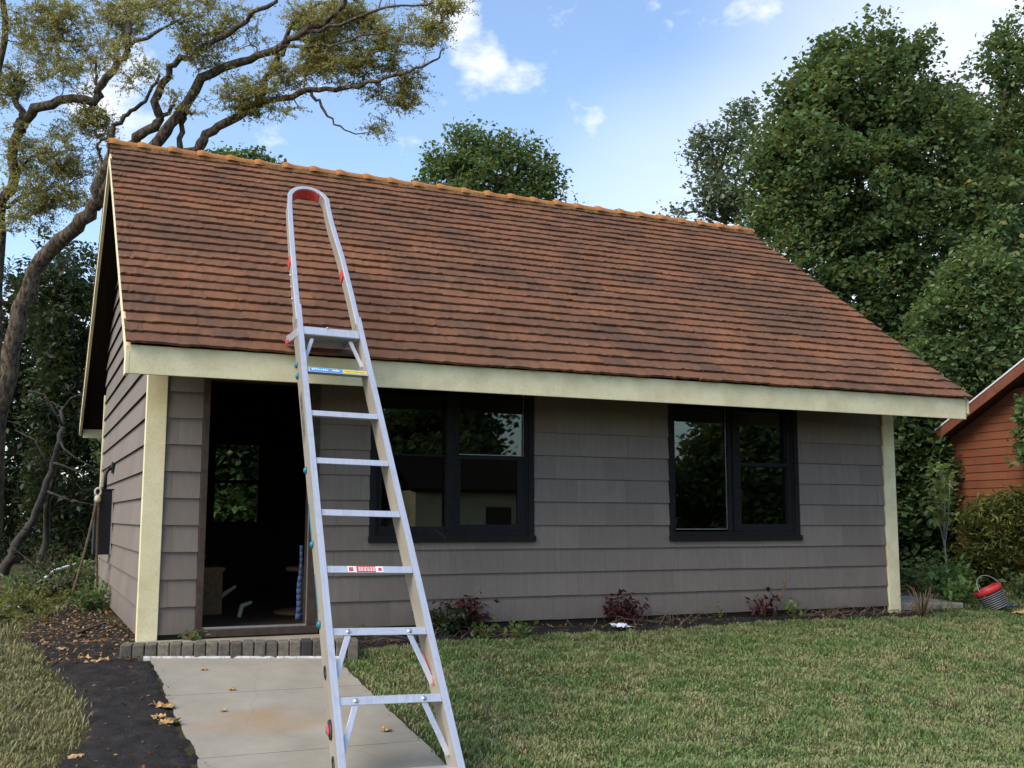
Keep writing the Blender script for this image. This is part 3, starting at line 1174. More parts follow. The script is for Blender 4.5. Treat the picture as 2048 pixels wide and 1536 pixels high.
# door frame with threshold
dr = empty('doorway', (0, 0, 0), cottage)
MB().box(DOOR[0], DOOR[0] + .062, -.04, .13, DOOR[2] + .09, DOOR[3]).build('jamb', M['door_wood'], dr, bevel=.004)
MB().box(DOOR[1] - .085, DOOR[1], -.04, .13, DOOR[2] + .09, DOOR[3]).build('jamb', M['door_wood'], dr, bevel=.004)
MB().box(DOOR[0] + .062, DOOR[1] - .085, -.04, .13, DOOR[3] - .06, DOOR[3]).build('head', M['door_wood'], dr)
MB().box(DOOR[0] - .02, DOOR[1] + .02, -.09, .14, DOOR[2] + .02, DOOR[2] + .09).build('threshold', M['door_wood'], dr, bevel=.006)
MB().box(DOOR[0] + .064, DOOR[1] - .087, -.045, -.02, DOOR[2] + .0905, DOOR[2] + .108).build('threshold_strip', M['steel_strip'], dr)
MB().box(DOOR[1] - .093, DOOR[1] - .0855, -.03, -.015, DOOR[2] + .11, 1.55).build('edge_strip', M['steel_strip'], dr)

# brick step with concrete base
step = empty('brick_step', (0, 0, 0))
tag(step, 'weathered grey brick step with bricks on edge below the open doorway', 'step')
fa, fb = np.array([-.215, -.50]), np.array([1.80, -.86])
dirs = (fb - fa) / np.linalg.norm(fb - fa)
nrm = np.array([dirs[1], -dirs[0]])
Ls = np.linalg.norm(fb - fa)
nb = 20
for i in range(nb):
    a = fa + dirs * (Ls * i / nb + .004)
    b = fa + dirs * (Ls * (i + 1) / nb - .004)
    j = random.uniform(-.006, .006)
    zt = -.004 + random.uniform(-.006, .006)
    dp = .215
    tw = random.uniform(-.008, .008)
    a, b = a + nrm * (j + tw), b + nrm * (j - tw)
    ia, ib = a - nrm * dp, b - nrm * dp
    MB().hexa([(*a, -.20), (*b, -.20), (*ib, -.20), (*ia, -.20), (*a, zt), (*b, zt), (*ib, zt), (*ia, zt)]).build('brick', M['brick'], step, bevel=.009)
pts = [fa - nrm * .218 + dirs * .02, fb - nrm * .218 - dirs * .02]
MB().hexa([(pts[0][0], pts[0][1], -.22), (pts[1][0], pts[1][1], -.22), (1.78, -.048, -.22), (0.0, -.048, -.22),
           (pts[0][0], pts[0][1], -.022), (pts[1][0], pts[1][1], -.022), (1.78, -.048, -.022), (0.0, -.048, -.022)]).build('concrete_base', M['concrete'], step)
ji = fa - nrm * .212 + dirs * .01
MB().hexa([(*(fa - nrm * .01 + dirs * .01), -.21), (*(fb - nrm * .01 - dirs * .01), -.21), (*(fb - nrm * .21 - dirs * .01), -.21), (*ji, -.21),
           (*(fa - nrm * .01 + dirs * .01), -.02), (*(fb - nrm * .01 - dirs * .01), -.02), (*(fb - nrm * .21 - dirs * .01), -.02), (*ji, -.02)]).build('joint_mortar', M['soil'], step)
# pale line of mortar where the step meets the path
mb = MB()
pa, pb = fa + dirs * .20, fb - dirs * .16
for i in range(30):
    q = pa + (pb - pa) * i / 30 + nrm * .004
    q2 = pa + (pb - pa) * (i + 1) / 30 + nrm * .004
    w_ = random.uniform(.002, .016)
    z1_, z2_ = float(gz(.5, q[1])) + .030, float(gz(.5, q2[1])) + .030
    mb.hexa([(*q, z1_ - .05), (*q2, z2_ - .05), (*(q2 + nrm * w_), z2_ - .05), (*(q + nrm * w_), z1_ - .05),
             (*q, z1_), (*q2, z2_), (*(q2 + nrm * w_), z2_ - .016), (*(q + nrm * w_), z1_ - .016)])
mb.build('mortar_line', M['pale_mortar'], step)

# ------------------------------------------------------------------ things in the doorway
t = empty('pedestal_table', (1.75, 2.1, .056))
tag(t, 'small round wooden pedestal table standing inside the open doorway', 'table')
MB().lathe([(0, .0), (.30, 0), (.31, .02), (.28, .04), (.10, .055), (.03, .06)], n=28).build('base', M['timber'], t, True)
MB().lathe([(.035, .055), (.032, .2), (.042, .28), (.032, .36), (.045, .46)], n=14).build('column', M['timber'], t, True)
MB().lathe([(0, .455), (.17, .455), (.19, .47), (.19, .49), (.17, .505), (0, .505)], n=28).build('table_top', M['timber'], t, True)
t.location = (1.80, 1.35, .056)
o = MB().box(-.25, .25, -.2, .2, 0, .46).box(-.27, .27, -.22, .22, .46, .50).build('wooden_chest', M['timber'])
o.location = (.72, 1.75, .056)
tag(o, 'dark wooden chest just inside the left of the doorway', 'chest')
t = empty('red_kettle', (.66, 1.62, .558))
tag(t, 'red kettle standing on the wooden chest inside the doorway', 'kettle')
MB().lathe([(0, 0), (.085, 0), (.095, .03), (.08, .09), (.05, .12), (0, .125)], n=18).build('body', M['red_plastic'], t, True)
MB().tube([(.07, 0, .06), (.12, 0, .10), (.14, 0, .13)], [.018, .013, .01], 8).build('spout', M['red_plastic'], t, True)
MB().tube([(-.07, 0, .09), (-.05, 0, .17), (0, 0, .20), (.05, 0, .17), (.07, 0, .09)], .006, 6).build('handle', M['dark_metal'], t, True)
# blue cloth hanging inside the right jamb
mb = MB()
for i in range(12):
    za, zb = .10 + .06 * i, .10 + .06 * (i + 1)
    wa = .055 - .003 * i
    xa = DOOR[1] - .095
    k = .006 * math.sin(i * .9)
    mb.hexa([(xa - wa + k, .15, za), (xa, .145, za), (xa, .165, za), (xa - wa + k, .17, za),
             (xa - wa + .006 * math.sin((i + 1) * .9), .15, zb), (xa, .145, zb), (xa, .165, zb), (xa - wa + .006 * math.sin((i + 1) * .9), .17, zb)])
o = mb.build('blue_towel', M['blue_cloth'], None, True)
tag(o, 'blue towel hanging inside the right door jamb', 'towel')
for nm, p0, p1, p2, lab in (('wood_offcut', (1.08, 1.1, .07), (1.13, 1.25, .16), (1.24, 1.32, .19), 'pale curved wood offcut on the floor inside the doorway'),
                            ('wood_offcut', (.98, 2.2, .12), (1.12, 2.3, .22), (1.25, 2.35, .30), 'dim straight wood offcut leaning deeper inside the doorway')):
    o = MB().tube([p0, p1, p2], [.022, .026, .018], 6).build(nm, M['pale_stick'])
    tag(o, lab, 'wood')

# ------------------------------------------------------------------ utility box, conduit and rope on the side wall
t = empty('utility_box', (0, 3.9, .63))
tag(t, 'tall black metal box fixed to the left side wall of the cottage', 'utility box')
MB().box(-.235, -.024, 0, .30, 0, .80).build('case', M['dark_metal'], t, bevel=.006)
MB().box(-.245, -.023, -.012, .31, .80, .815).build('lid', M['dark_metal'], t)
MB().box(-.038, -.023, -.006, -.0005, 0, .80).build('edge_strip', M['steel_strip'], t)
MB().tube([(-.12, .15, .815), (-.12, .15, .96), (-.115, .16, 1.02), (-.08, .19, 1.07), (-.025, .2, 1.085)], .022, 8).build('conduit', M['dark_metal'], t, True)
MB().box(-.05, -.022, .10, .28, 1.02, 1.16).build('conduit_plate', M['dark_metal'], t)
t = empty('hanging_rope', (-.21, 3.85, 1.37))
tag(t, 'tan twisted rope with a pale knot hanging from the black box', 'rope')


def rope(p0, p1, bow):
    p0, p1 = Vector(p0), Vector(p1)
    mb = MB()
    ax = (p1 - p0).normalized()
    sx = ax.orthogonal().normalized()
    sy = ax.cross(sx)
    n = 120
    for st in range(3):
        pts = []
        for i in range(n + 1):
            s = i / n
            a = s * (p1 - p0).length / .10 * 2 * math.pi + st * 2.094
            pts.append(p0.lerp(p1, s) + Vector(bow) * math.sin(math.pi * s) + (sx * math.cos(a) + sy * math.sin(a)) * .009)
        mb.tube(pts, .0085, 5)
    return mb.build('strand', M['rope'], t, True)


rope((-.01, 0, -.08), (-.30, -.30, -1.39), (.02, 0, 0))
rope((.01, 0, -.08), (.06, -.10, -1.42), (-.015, -.02, 0))
mb = MB()
mb.lathe([(.0, -.10), (.026, -.09), (.040, -.06), (.032, -.02), (.012, 0)], n=12)
mb.tube([(.034 * math.cos(a), 0, .035 + .045 * math.sin(a)) for a in np.linspace(-1.2, 4.3, 16)], .013, 8)
mb.build('knot', M['knot'], t, True)

# ------------------------------------------------------------------ ladder
LS = 1.74
LO = np.array([0.351, -5.35, 1.8221])
LX = Vector((0.9991, -0.0361, -0.0217)).normalized()
LV = Vector((0.0397, 0.637, 0.7699))
LV = (LV - LX * LV.dot(LX)).normalized()
LN = LX.cross(LV)
lo = CAM + LS * (LO - CAM)
lad = empty('step_ladder', (0, 0, 0))
mt = Matrix((LX, LV, LN)).transposed().to_4x4()
mt.translation = Vector(lo)
tag(lad, 'tall aluminium platform step ladder leaning on the cottage roof', 'ladder')


def s3(x, y, z=0.0):
    return (x * LS, y * LS, z * LS)


def half(v):
    return 0.151 - v / 0.3 * 0.0077


FL, WD, TH = 0.027, 0.105, 0.0035       # flange width, web depth, wall thickness


def rail(sgn, v0, v1, name):
    """C-channel stile: front flange, web on the outside, back flange; tapers outwards downwards"""
    mb = MB()
    a, b = sgn * half(v0), sgn * half(v1)
    oa, ob = a + sgn * FL, b + sgn * FL
    lo_, hi_ = (v0, v1)

    def slab(xa0, xa1, xb0, xb1, z0, z1, mat):
        if sgn < 0:
            xa0, xa1, xb0, xb1 = xa1, xa0, xb1, xb0
        mb.hexa([s3(xa0, v0, z0), s3(xa1, v0, z0), s3(xb1, v1, z0), s3(xb0, v1, z0),
                 s3(xa0, v0, z1), s3(xa1, v0, z1), s3(xb1, v1, z1), s3(xb0, v1, z1)], mat)
    slab(a, oa, b, ob, -TH, 0, 0)
    if sgn < 0:
        slab(oa - sgn * TH, oa, ob - sgn * TH, ob, -WD, -TH - .0003, 1)
        slab(a + sgn * .008, oa - sgn * (TH + .0003), b + sgn * .008, ob - sgn * (TH + .0003), -WD, -WD + TH, 0)
    else:
        # the right stile turns its web to the inside
        slab(a, a + sgn * TH, b, b + sgn * TH, -WD, -TH - .0003, 1)
        slab(a + sgn * (TH + .0003), oa, b + sgn * (TH + .0003), ob, -WD, -WD + TH, 0)
    o = mb.build(name, [M['alu'], M['alu_web']], lad)
    return o


rails = [rail(-1, -2.2, 0.47, 'rail'), rail(1, -2.2, 0.41, 'rail')]
rivet_mesh = MB().lathe([(0, 0), (.016 * LS, 0), (.016 * LS, .006 * LS), (.008 * LS, .012 * LS), (0, .013 * LS)], n=12).mesh('rivet', M['teal_plastic'], True)
for v in (.10, .02, -.6, -1.02, -1.42, -1.88):
    o = link('rivet', rivet_mesh, lad)
    o.location = s3(-half(v) - FL - .0005, v - .01, -WD + .02)
    o.rotation_euler = (0, R(-90), 0)
slot = MB()
slot.lathe([(.010 * LS, 0), (.016 * LS, 0), (.016 * LS, .003 * LS), (.010 * LS, .003 * LS)], n=14)
slotm = slot.mesh('grommet', M['black_plastic'])
for v in (-1.66, -2.03):
    o = link('grommet', slotm, lad)
    o.location = s3(-half(v) - FL - .0005, v, -WD + .04)
    o.rotation_euler = (0, R(-90), 0)
    o.scale = (1, 1.9, 1)
mb = MB()
mb.lathe([(0, 0), (.022 * LS, 0), (.020 * LS, .008 * LS), (0, .01 * LS)], n=14)
o = mb.build('pivot_cap', [M['black_plastic']], lad, True)
o.location = s3(-half(-1.87) - FL - .0005, -1.90, -WD + .045)
o.rotation_euler = (0, R(-90), 0)
o.scale = (1, 1.9, 1)
o2 = MB().lathe([(0, .0101 * LS), (.013 * LS, .0095 * LS), (.012 * LS, .014 * LS), (0, .0145 * LS)], n=12).build('pivot_button', M['sticker_red'], o, True)
# treads
for k in range(8):
    v = -0.3 * k
    h = half(v) - 0.0008
    hb = .034
    mb = MB()
    y1, y0 = v, v - hb
    zf = -.006
    mb.hexa([s3(-h, y0, zf - TH), s3(h, y0, zf - TH), s3(h, y1, zf - TH), s3(-h, y1, zf - TH), s3(-h, y0, zf), s3(h, y0, zf), s3(h, y1, zf), s3(-h, y1, zf)])
    # tread plate runs back level behind the nosing
    rise = .64 * (WD - .016)
    mb.hexa([s3(-h, y1 - .008, zf - TH - .0003), s3(-h, y1 - .008 + rise, -WD + .006), s3(h, y1 - .008 + rise, -WD + .006), s3(h, y1 - .008, zf - TH - .0003),
             s3(-h, y1 - .001, zf - TH - .0003), s3(-h, y1 - .001 + rise, -WD + .006), s3(h, y1 - .001 + rise, -WD + .006), s3(h, y1 - .001, zf - TH - .0003)])
    tr_ = mb.build('tread', M['alu'], lad, bevel=.004)
    if k == 0:
        def strip(x0, x1, ya, yb, mat, nm):
            return MB().hexa([s3(x0, ya, zf + .0004), s3(x1, ya, zf + .0004), s3(x1, yb, zf + .0004), s3(x0, yb, zf + .0004),
                              s3(x0, ya, zf + .0012), s3(x1, ya, zf + .0012), s3(x1, yb, zf + .0012), s3(x0, yb, zf + .0012)]).build(nm, M[mat], tr_)
        strip(-.138, .022, -.029, -.005, 'sticker_blue', 'sticker')
        strip(.026, .140, -.027, -.007, 'sticker_yellow', 'sticker')
        mb = MB()
        for i, x in enumerate(np.linspace(-.128, .0, 15)):
            if i in (9, 10):
                continue
            hh = random.uniform(.006, .012)
            y_ = -.017 + random.uniform(-.002, .002)
            mb.hexa([s3(x, y_ - hh / 2, zf + .0013), s3(x + .006, y_ - hh / 2, zf + .0013), s3(x + .006, y_ + hh / 2, zf + .0013), s3(x, y_ + hh / 2, zf + .0013),
                     s3(x, y_ - hh / 2, zf + .0017), s3(x + .006, y_ - hh / 2, zf + .0017), s3(x + .006, y_ + hh / 2, zf + .0017), s3(x, y_ + hh / 2, zf + .0017)])
        mb.build('lettering', M['sticker_white'], tr_)
        mb = MB()
        for x in np.linspace(.034, .128, 12):
            y_ = -.016
            mb.hexa([s3(x, y_ - .003, zf + .0013), s3(x + .004, y_ - .003, zf + .0013), s3(x + .004, y_ + .003, zf + .0013), s3(x, y_ + .003, zf + .0013),
                     s3(x, y_ - .003, zf + .0017), s3(x + .004, y_ - .003, zf + .0017), s3(x + .004, y_ + .003, zf + .0017), s3(x, y_ + .003, zf + .0017)])
        mb.build('lettering', M['print_black'], tr_)
    if k == 4:
        def strip(x0, x1, ya, yb, mat, nm, zz=.0004):
            return MB().hexa([s3(x0, ya, zf + zz), s3(x1, ya, zf + zz), s3(x1, yb, zf + zz), s3(x0, yb, zf + zz),
                              s3(x0, ya, zf + zz + .0008), s3(x1, ya, zf + zz + .0008), s3(x1, yb, zf + zz + .0008), s3(x0, yb, zf + zz + .0008)]).build(nm, M[mat], tr_)
        strip(-.095, .055, v - .032, v - .003, 'sticker_white', 'sticker')
        strip(-.058, .022, v - .0315, v - .0035, 'sticker_red', 'sticker', .0014)
        strip(-.090, -.072, v - .028, v - .008, 'sticker_red', 'sticker', .0014)
        strip(.034, .048, v - .026, v - .010, 'sticker_red', 'sticker', .0014)
        mb = MB()
        for row in range(3):
            x = -.050
            while x < .012:
                w_ = random.uniform(.005, .012)
                y_ = v - .011 - row * .0065
                mb.hexa([s3(x, y_ - .0018, zf + .0024), s3(x + w_, y_ - .0018, zf + .0024), s3(x + w_, y_ + .0018, zf + .0024), s3(x, y_ + .0018, zf + .0024),
                         s3(x, y_ - .0018, zf + .0028), s3(x + w_, y_ - .0018, zf + .0028), s3(x + w_, y_ + .0018, zf + .0028), s3(x, y_ + .0018, zf + .0028)])
                x += w_ + .003
        mb.build('lettering', M['sticker_white'], tr_)
    if k in (5, 6):
        for sg in (-1, 1):
            xa = sg * (h - (.06 if sg < 0 else .07))
            a = Vector(s3(xa, v - .028, -.012))
            b = Vector(s3(sg * (half(v - .24) + (.006 if sg < 0 else -.003)), v - .225, -.06 if sg > 0 else -.03))
            MB().bar(a, b, .022 * LS, .006 * LS, up=(0, 0, 1)).build('brace', M['alu'], lad, bevel=.002)
            MB().lathe([(0, 0), (.010 * LS, 0), (.009 * LS, .004 * LS), (0, .006 * LS)], n=12).build('bolt', M['steel_strip'], lad, True).location = s3(xa, v - .018, zf + .0003)
# printed panels on the outside of the left stile
for va, vb in ((-.14, -.27), (-.285, -.44)):
    mb = MB()
    zc0, zc1 = -WD + .018, -WD + .062

    def onweb(v, z, lift=.0006):
        return s3(-half(v) - FL - lift, v, z)
    bars = [(va, vb, zc0, zc0 + .004), (va, vb, zc1 - .004, zc1), (va, va - .004, zc0, zc1), (vb + .004, vb, zc0, zc1)]
    nn = 7
    for i in range(nn):
        q = va - .012 - (va - vb - .024) * i / nn
        bars.append((q, q - .007, zc0 + .010, zc1 - .010))
        bars.append((q - .007, q - .012, zc0 + .010 + .008 * (i % 3), zc0 + .016 + .008 * (i % 3)))
    for (p, q, za, zb) in bars:
        mb.hexa([onweb(p, za, .0002), onweb(q, za, .0002), onweb(q, zb, .0002), onweb(p, zb, .0002), onweb(p, za), onweb(q, za), onweb(q, zb), onweb(p, zb)])
    mb.build('printed_label', M['print_black'], lad)
mb = MB()
for (va, vb, mt_) in ((-.80, -1.0, 'teal_plastic'), (-1.18, -1.36, 'teal_plastic')):
    MB().hexa([s3(-half(va) - FL - .0015, va, -WD + .003), s3(-half(vb) - FL - .0015, vb, -WD + .003), s3(-half(vb) - FL - .0015, vb, -WD + .014), s3(-half(va) - FL - .0015, va, -WD + .014),
               s3(-half(va) - FL - .0003, va, -WD + .003), s3(-half(vb) - FL - .0003, vb, -WD + .003), s3(-half(vb) - FL - .0003, vb, -WD + .014), s3(-half(va) - FL - .0003, va, -WD + .014)]).build('edge_label', M[mt_], lad)
# red streak label on the right stile
MB().bar(s3(half(-1.6) - .0012, -1.56, -.086), s3(half(-1.75) - .0012, -1.74, -.05), .010 * LS, .002 * LS, up=(1, 0, 0)).build('edge_label', M['sticker_red'], lad)


# hand hoop: bent channel
def hoop_path():
    pts = [(-.158, .36), (-.152, .60), (-.141, .93), (-.128, 1.26), (-.120, 1.40)]
    for a in np.linspace(math.pi, 0, 13)[1:-1]:
        pts.append((.113 * math.cos(a) - .003, 1.455 + .128 * math.sin(a)))
    pts += [(.104, 1.40), (.108, 1.26), (.133, .93), (.146, .60), (.152, .36)]
    return pts


hp = hoop_path()
mb = MB()
fl2, wd2 = .027, .075
sect = []
for i, (x, y) in enumerate(hp):
    x0_, y0_ = hp[max(i - 1, 0)]
    x1_, y1_ = hp[min(i + 1, len(hp) - 1)]
    d = Vector((x1_ - x0_, y1_ - y0_)).normalized()
    nn_ = Vector((-d.y, d.x))          # outwards (path runs clockwise over the top)
    sect.append((Vector((x, y)), nn_))


def sweep(prof, mat, name, i0=0, i1=None, parent=None):
    mb = MB()
    i1 = i1 or len(sect)
    k = len(prof)
    for c_, n_ in sect[i0:i1]:
        for (o_, z_) in prof:
            q = c_ + n_ * o_
            mb.v.append(s3(q.x, q.y, z_))
    for i in range(i1 - i0 - 1):
        for j in range(k):
            j2 = (j + 1) % k
            mb.f.append((i * k + j, i * k + j2, (i + 1) * k + j2, (i + 1) * k + j))
            mb.m.append(0)
    mb.f.append(tuple(range(k))[::-1])
    mb.m.append(0)
    e_ = (i1 - i0 - 1) * k
    mb.f.append(tuple(e_ + j for j in range(k)))
    mb.m.append(0)
    o = mb.build(name, M[mat], parent or lad)
    m_ = o.modifiers.new('bevel', 'BEVEL')
    m_.width = .006
    m_.segments = 2
    m_.limit_method = 'ANGLE'
    return o


hoop = sweep([(.0135, -.008), (.0135, -.012), (-.0135, -.012), (-.0135, -.008)], 'alu', 'hand_hoop')
sweep([(-.0095, -.0125), (-.0135, -.0125), (-.0135, -.078), (-.0095, -.078)], 'alu_web', 'hoop_web', parent=hoop)
sweep([(.0135, -.0125), (.0095, -.0125), (.0095, -.070), (.0135, -.070)], 'alu_web', 'hoop_web', 0, 5, parent=hoop)
sweep([(-.0137, -.016), (-.0165, -.016), (-.0165, -.076), (-.0137, -.076)], 'sticker_red', 'hoop_grip', 5, 14, parent=hoop)
for sg, y_ in ((-1, .87), (1, .80)):
    x_ = -.1590 if sg < 0 else .122
    MB().box((x_ - .004) * LS, (x_ + .004) * LS, (y_ - .03) * LS, (y_ + .03) * LS, -.07 * LS, -.02 * LS).build('hoop_clip', M['sticker_red'], lad)
for y_ in (.76, .66, .56):
    o = link('rivet', MB().lathe([(0, 0), (.009 * LS, 0), (.007 * LS, .006 * LS), (0, .007 * LS)], n=10).mesh('rivet', M['steel_strip'], True), lad)
    o.location = s3(-.0137 + float(np.interp(y_, [.36, .60, .93], [-.158, -.152, -.141])), y_, -.045)
    o.rotation_euler = (0, R(-90), 0)

# platform: front plate, tray reaching back to rest on the roof tiles, two struts
plat = MB()
h = half(.28) - .001
plat.hexa([s3(-h, .243, -.014), s3(h, .243, -.014), s3(h, .300, -.014), s3(-h, .300, -.014), s3(-h, .243, -.004), s3(h, .243, -.004), s3(h, .300, -.004), s3(-h, .300, -.004)])
pl = plat.build('platform', M['alu'], lad, bevel=.004)
lad.matrix_world = mt
inv = mt.inverted()


def wl_(p):
    return inv @ Vector(p)


pc = mt @ Vector(s3(0, .25, -.02))
bx = Vector((1, 0, 0))
px0, px1 = pc.x - .300, pc.x + .252
zf_, yf_ = pc.z - .01, pc.y + .02


def roofz(y):
    return ZT + SLF * (y + OT) + .055


yb_ = -0.83
zb_ = roofz(yb_) - .012
slope_ = (zb_ - zf_) / (yb_ - yf_)
mb = MB()


def tray(xa, xb, ya, yb, dz0, dz1, mat=0):
    za, zb = zf_ + slope_ * (ya - yf_), zf_ + slope_ * (yb - yf_)
    P = [(xa, ya, za + dz0), (xb, ya, za + dz0), (xb, yb, zb + dz0), (xa, yb, zb + dz0), (xa, ya, za + dz1), (xb, ya, za + dz1), (xb, yb, zb + dz1), (xa, yb, zb + dz1)]
    mb.hexa([wl_(p) for p in P], mat)


tray(px0 + .03, px1 - .03, yf_, yb_ - .03, .040, .050)
tray(px0, px0 + .028, yf_, yb_ - .002, .0, .075)
tray(px1 - .028, px1, yf_, yb_ - .002, .0, .075)
tray(px0 + .0285, px1 - .0285, yb_ - .03, yb_, .0, .055)
mb.build('tray', M['alu'], pl, bevel=.004)
MB().hexa([wl_((px0 - .006, yb_ - .12, zb_ - .004)), wl_((px0 - .001, yb_ - .12, zb_ - .004)), wl_((px0 - .001, yb_ + .004, zb_ - .004)), wl_((px0 - .006, yb_ + .004, zb_ - .004)),
           wl_((px0 - .006, yb_ - .12, zb_ + .03)), wl_((px0 - .001, yb_ - .12, zb_ + .03)), wl_((px0 - .001, yb_ + .004, zb_ + .03)), wl_((px0 - .006, yb_ + .004, zb_ + .03))]).build('tray_cap', M['sticker_red'], pl)
for sg in (-1, 1):
    a = Vector(s3(sg * (h - .045), .238, -.03))
    b = Vector(s3(sg * (half(.0) - .004), .085, -.06))
    MB().bar(a, b, .018 * LS, .007 * LS, up=(0, 0, 1)).build('strut', M['alu'], pl)
MB().lathe([(0, 0), (.006 * LS, 0), (.005 * LS, .006 * LS), (0, .008 * LS)], n=10).build('bolt', M['steel_strip'], pl, True).location = s3(-.02, .296, -.003)
for sg in (-1, 1):
    v = -2.2
    MB().box(*[c for c in (sg * half(v) * LS - .005 if sg > 0 else (-half(v) - FL) * LS - .005, (half(v) + FL) * LS + .005 if sg > 0 else -half(v) * LS + .005)],
             (v - .03) * LS, v * LS + .04, -WD * LS - .005, .006).build('foot', M['black_plastic'], lad)

# ------------------------------------------------------------------ foliage tools


def leaf_quads(P, size, aspect, nrm=None, up_bias=0.5, droop=0.0):
    """diamond leaves, folded a little along the midrib; P (n,3); size (n,)"""
    n = len(P)
    N = RNG.normal(0, 1, (n, 3))
    N[:, 2] = np.abs(N[:, 2]) + up_bias
    if nrm is not None:
        N += nrm
    N /= np.linalg.norm(N, axis=1)[:, None]
    A = RNG.normal(0, 1, (n, 3))
    A[:, 2] -= droop
    A -= (A * N).sum(1)[:, None] * N
    A /= np.linalg.norm(A, axis=1)[:, None] + 1e-9
    B = np.cross(N, A)
    s = size[:, None]
    v0 = P - A * s * .5
    v2 = P + A * s * .55 - N * s * .08
    v1 = P + B * s * aspect * .5 + N * s * .07 + A * s * .05
    v3 = P - B * s * aspect * .5 + N * s * .07 + A * s * .05
    V = np.stack([v0, v1, v2, v3], 1).reshape(-1, 3)
    return V


def leaves_object(name, P, size, aspect, mat, parent=None, **kw):
    V = leaf_quads(P, size, aspect, **kw)
    F = np.arange(len(V)).reshape(-1, 4)
    return link(name, np_mesh(name, V, F, M[mat]), parent)


def wob(P, f, a, s=0.0):
    return a * np.sin(f * P[..., 0] + 1.3 * s) * np.sin(f * P[..., 1] + 2.1 + s) * np.sin(f * P[..., 2] + .7 + s)


def sample_blobs(blobs, n, shell=0.55, pw=.8):
    """points in a union of ellipsoids, more near the skin; a blob = (centre, radii)"""
    vol = np.array([b[1][0] * b[1][1] * b[1][2] for b in blobs]) ** pw
    pick = RNG.choice(len(blobs), n, p=vol / vol.sum())
    d = RNG.normal(0, 1, (n, 3))
    d /= np.linalg.norm(d, axis=1)[:, None]
    r = RNG.uniform(shell ** 3, 1, n) ** (1 / 3)
    C = np.array([b[0] for b in blobs])[pick]
    Rd = np.array([b[1] for b in blobs])[pick]
    lump = 1 + .22 * np.sin(5 * d[:, 0] + pick) * np.sin(4 * d[:, 2] + 2 * pick) + .12 * np.sin(9 * d[:, 1] + pick)
    return C + d * Rd * (r * lump)[:, None], d


def connect(nodes, rads, targets, mb, r_tip=.006, n=5, seg=4, sag=.12):
    """grow a thin curved branch to every target from the nearest point of the skeleton so far"""
    nodes = [np.asarray(x, float) for x in nodes]
    rads = list(rads)
    arr = np.array(nodes)
    T = np.asarray(targets, float)
    dmin = np.array([np.min(np.linalg.norm(arr - t, axis=1)) for t in T])
    for i in np.argsort(dmin):
        t = T[i]
        d = np.linalg.norm(arr - t, axis=1)
        j = int(np.argmin(d))
        a = arr[j]
        L = d[j]
        if L < .05:
            continue
        off = RNG.normal(0, 1, 3) * L * sag
        pts = [a + (t - a) * s + off * math.sin(math.pi * s) + RNG.normal(0, 1, 3) * L * .03 * (0 < s < 1) for s in np.linspace(0, 1, seg + 1)]
        r0 = max(min(rads[j] * .7, .012 + .02 * L), r_tip)
        rr = list(np.linspace(r0, r_tip, seg + 1))
        mb.tube(pts, rr, n, cap=False)
        arr = np.concatenate([arr, np.array(pts[1:])])
        rads += rr[1:]
    return arr, rads


def blob_px(lst, depth):
    """(u, v, ru, rv[, depth offset, depth radius factor]) in photo pixels to ellipsoids in the world"""
    out = []
    for b in lst:
        u, v, ru, rv = b[:4]
        dd = depth + (b[4] if len(b) > 4 else 0)
        s = dd / FPX
        c = at(u, v, dd)
        out.append((c, (ru * s, max(ru, rv) * s * .8, rv * s)))
    return out


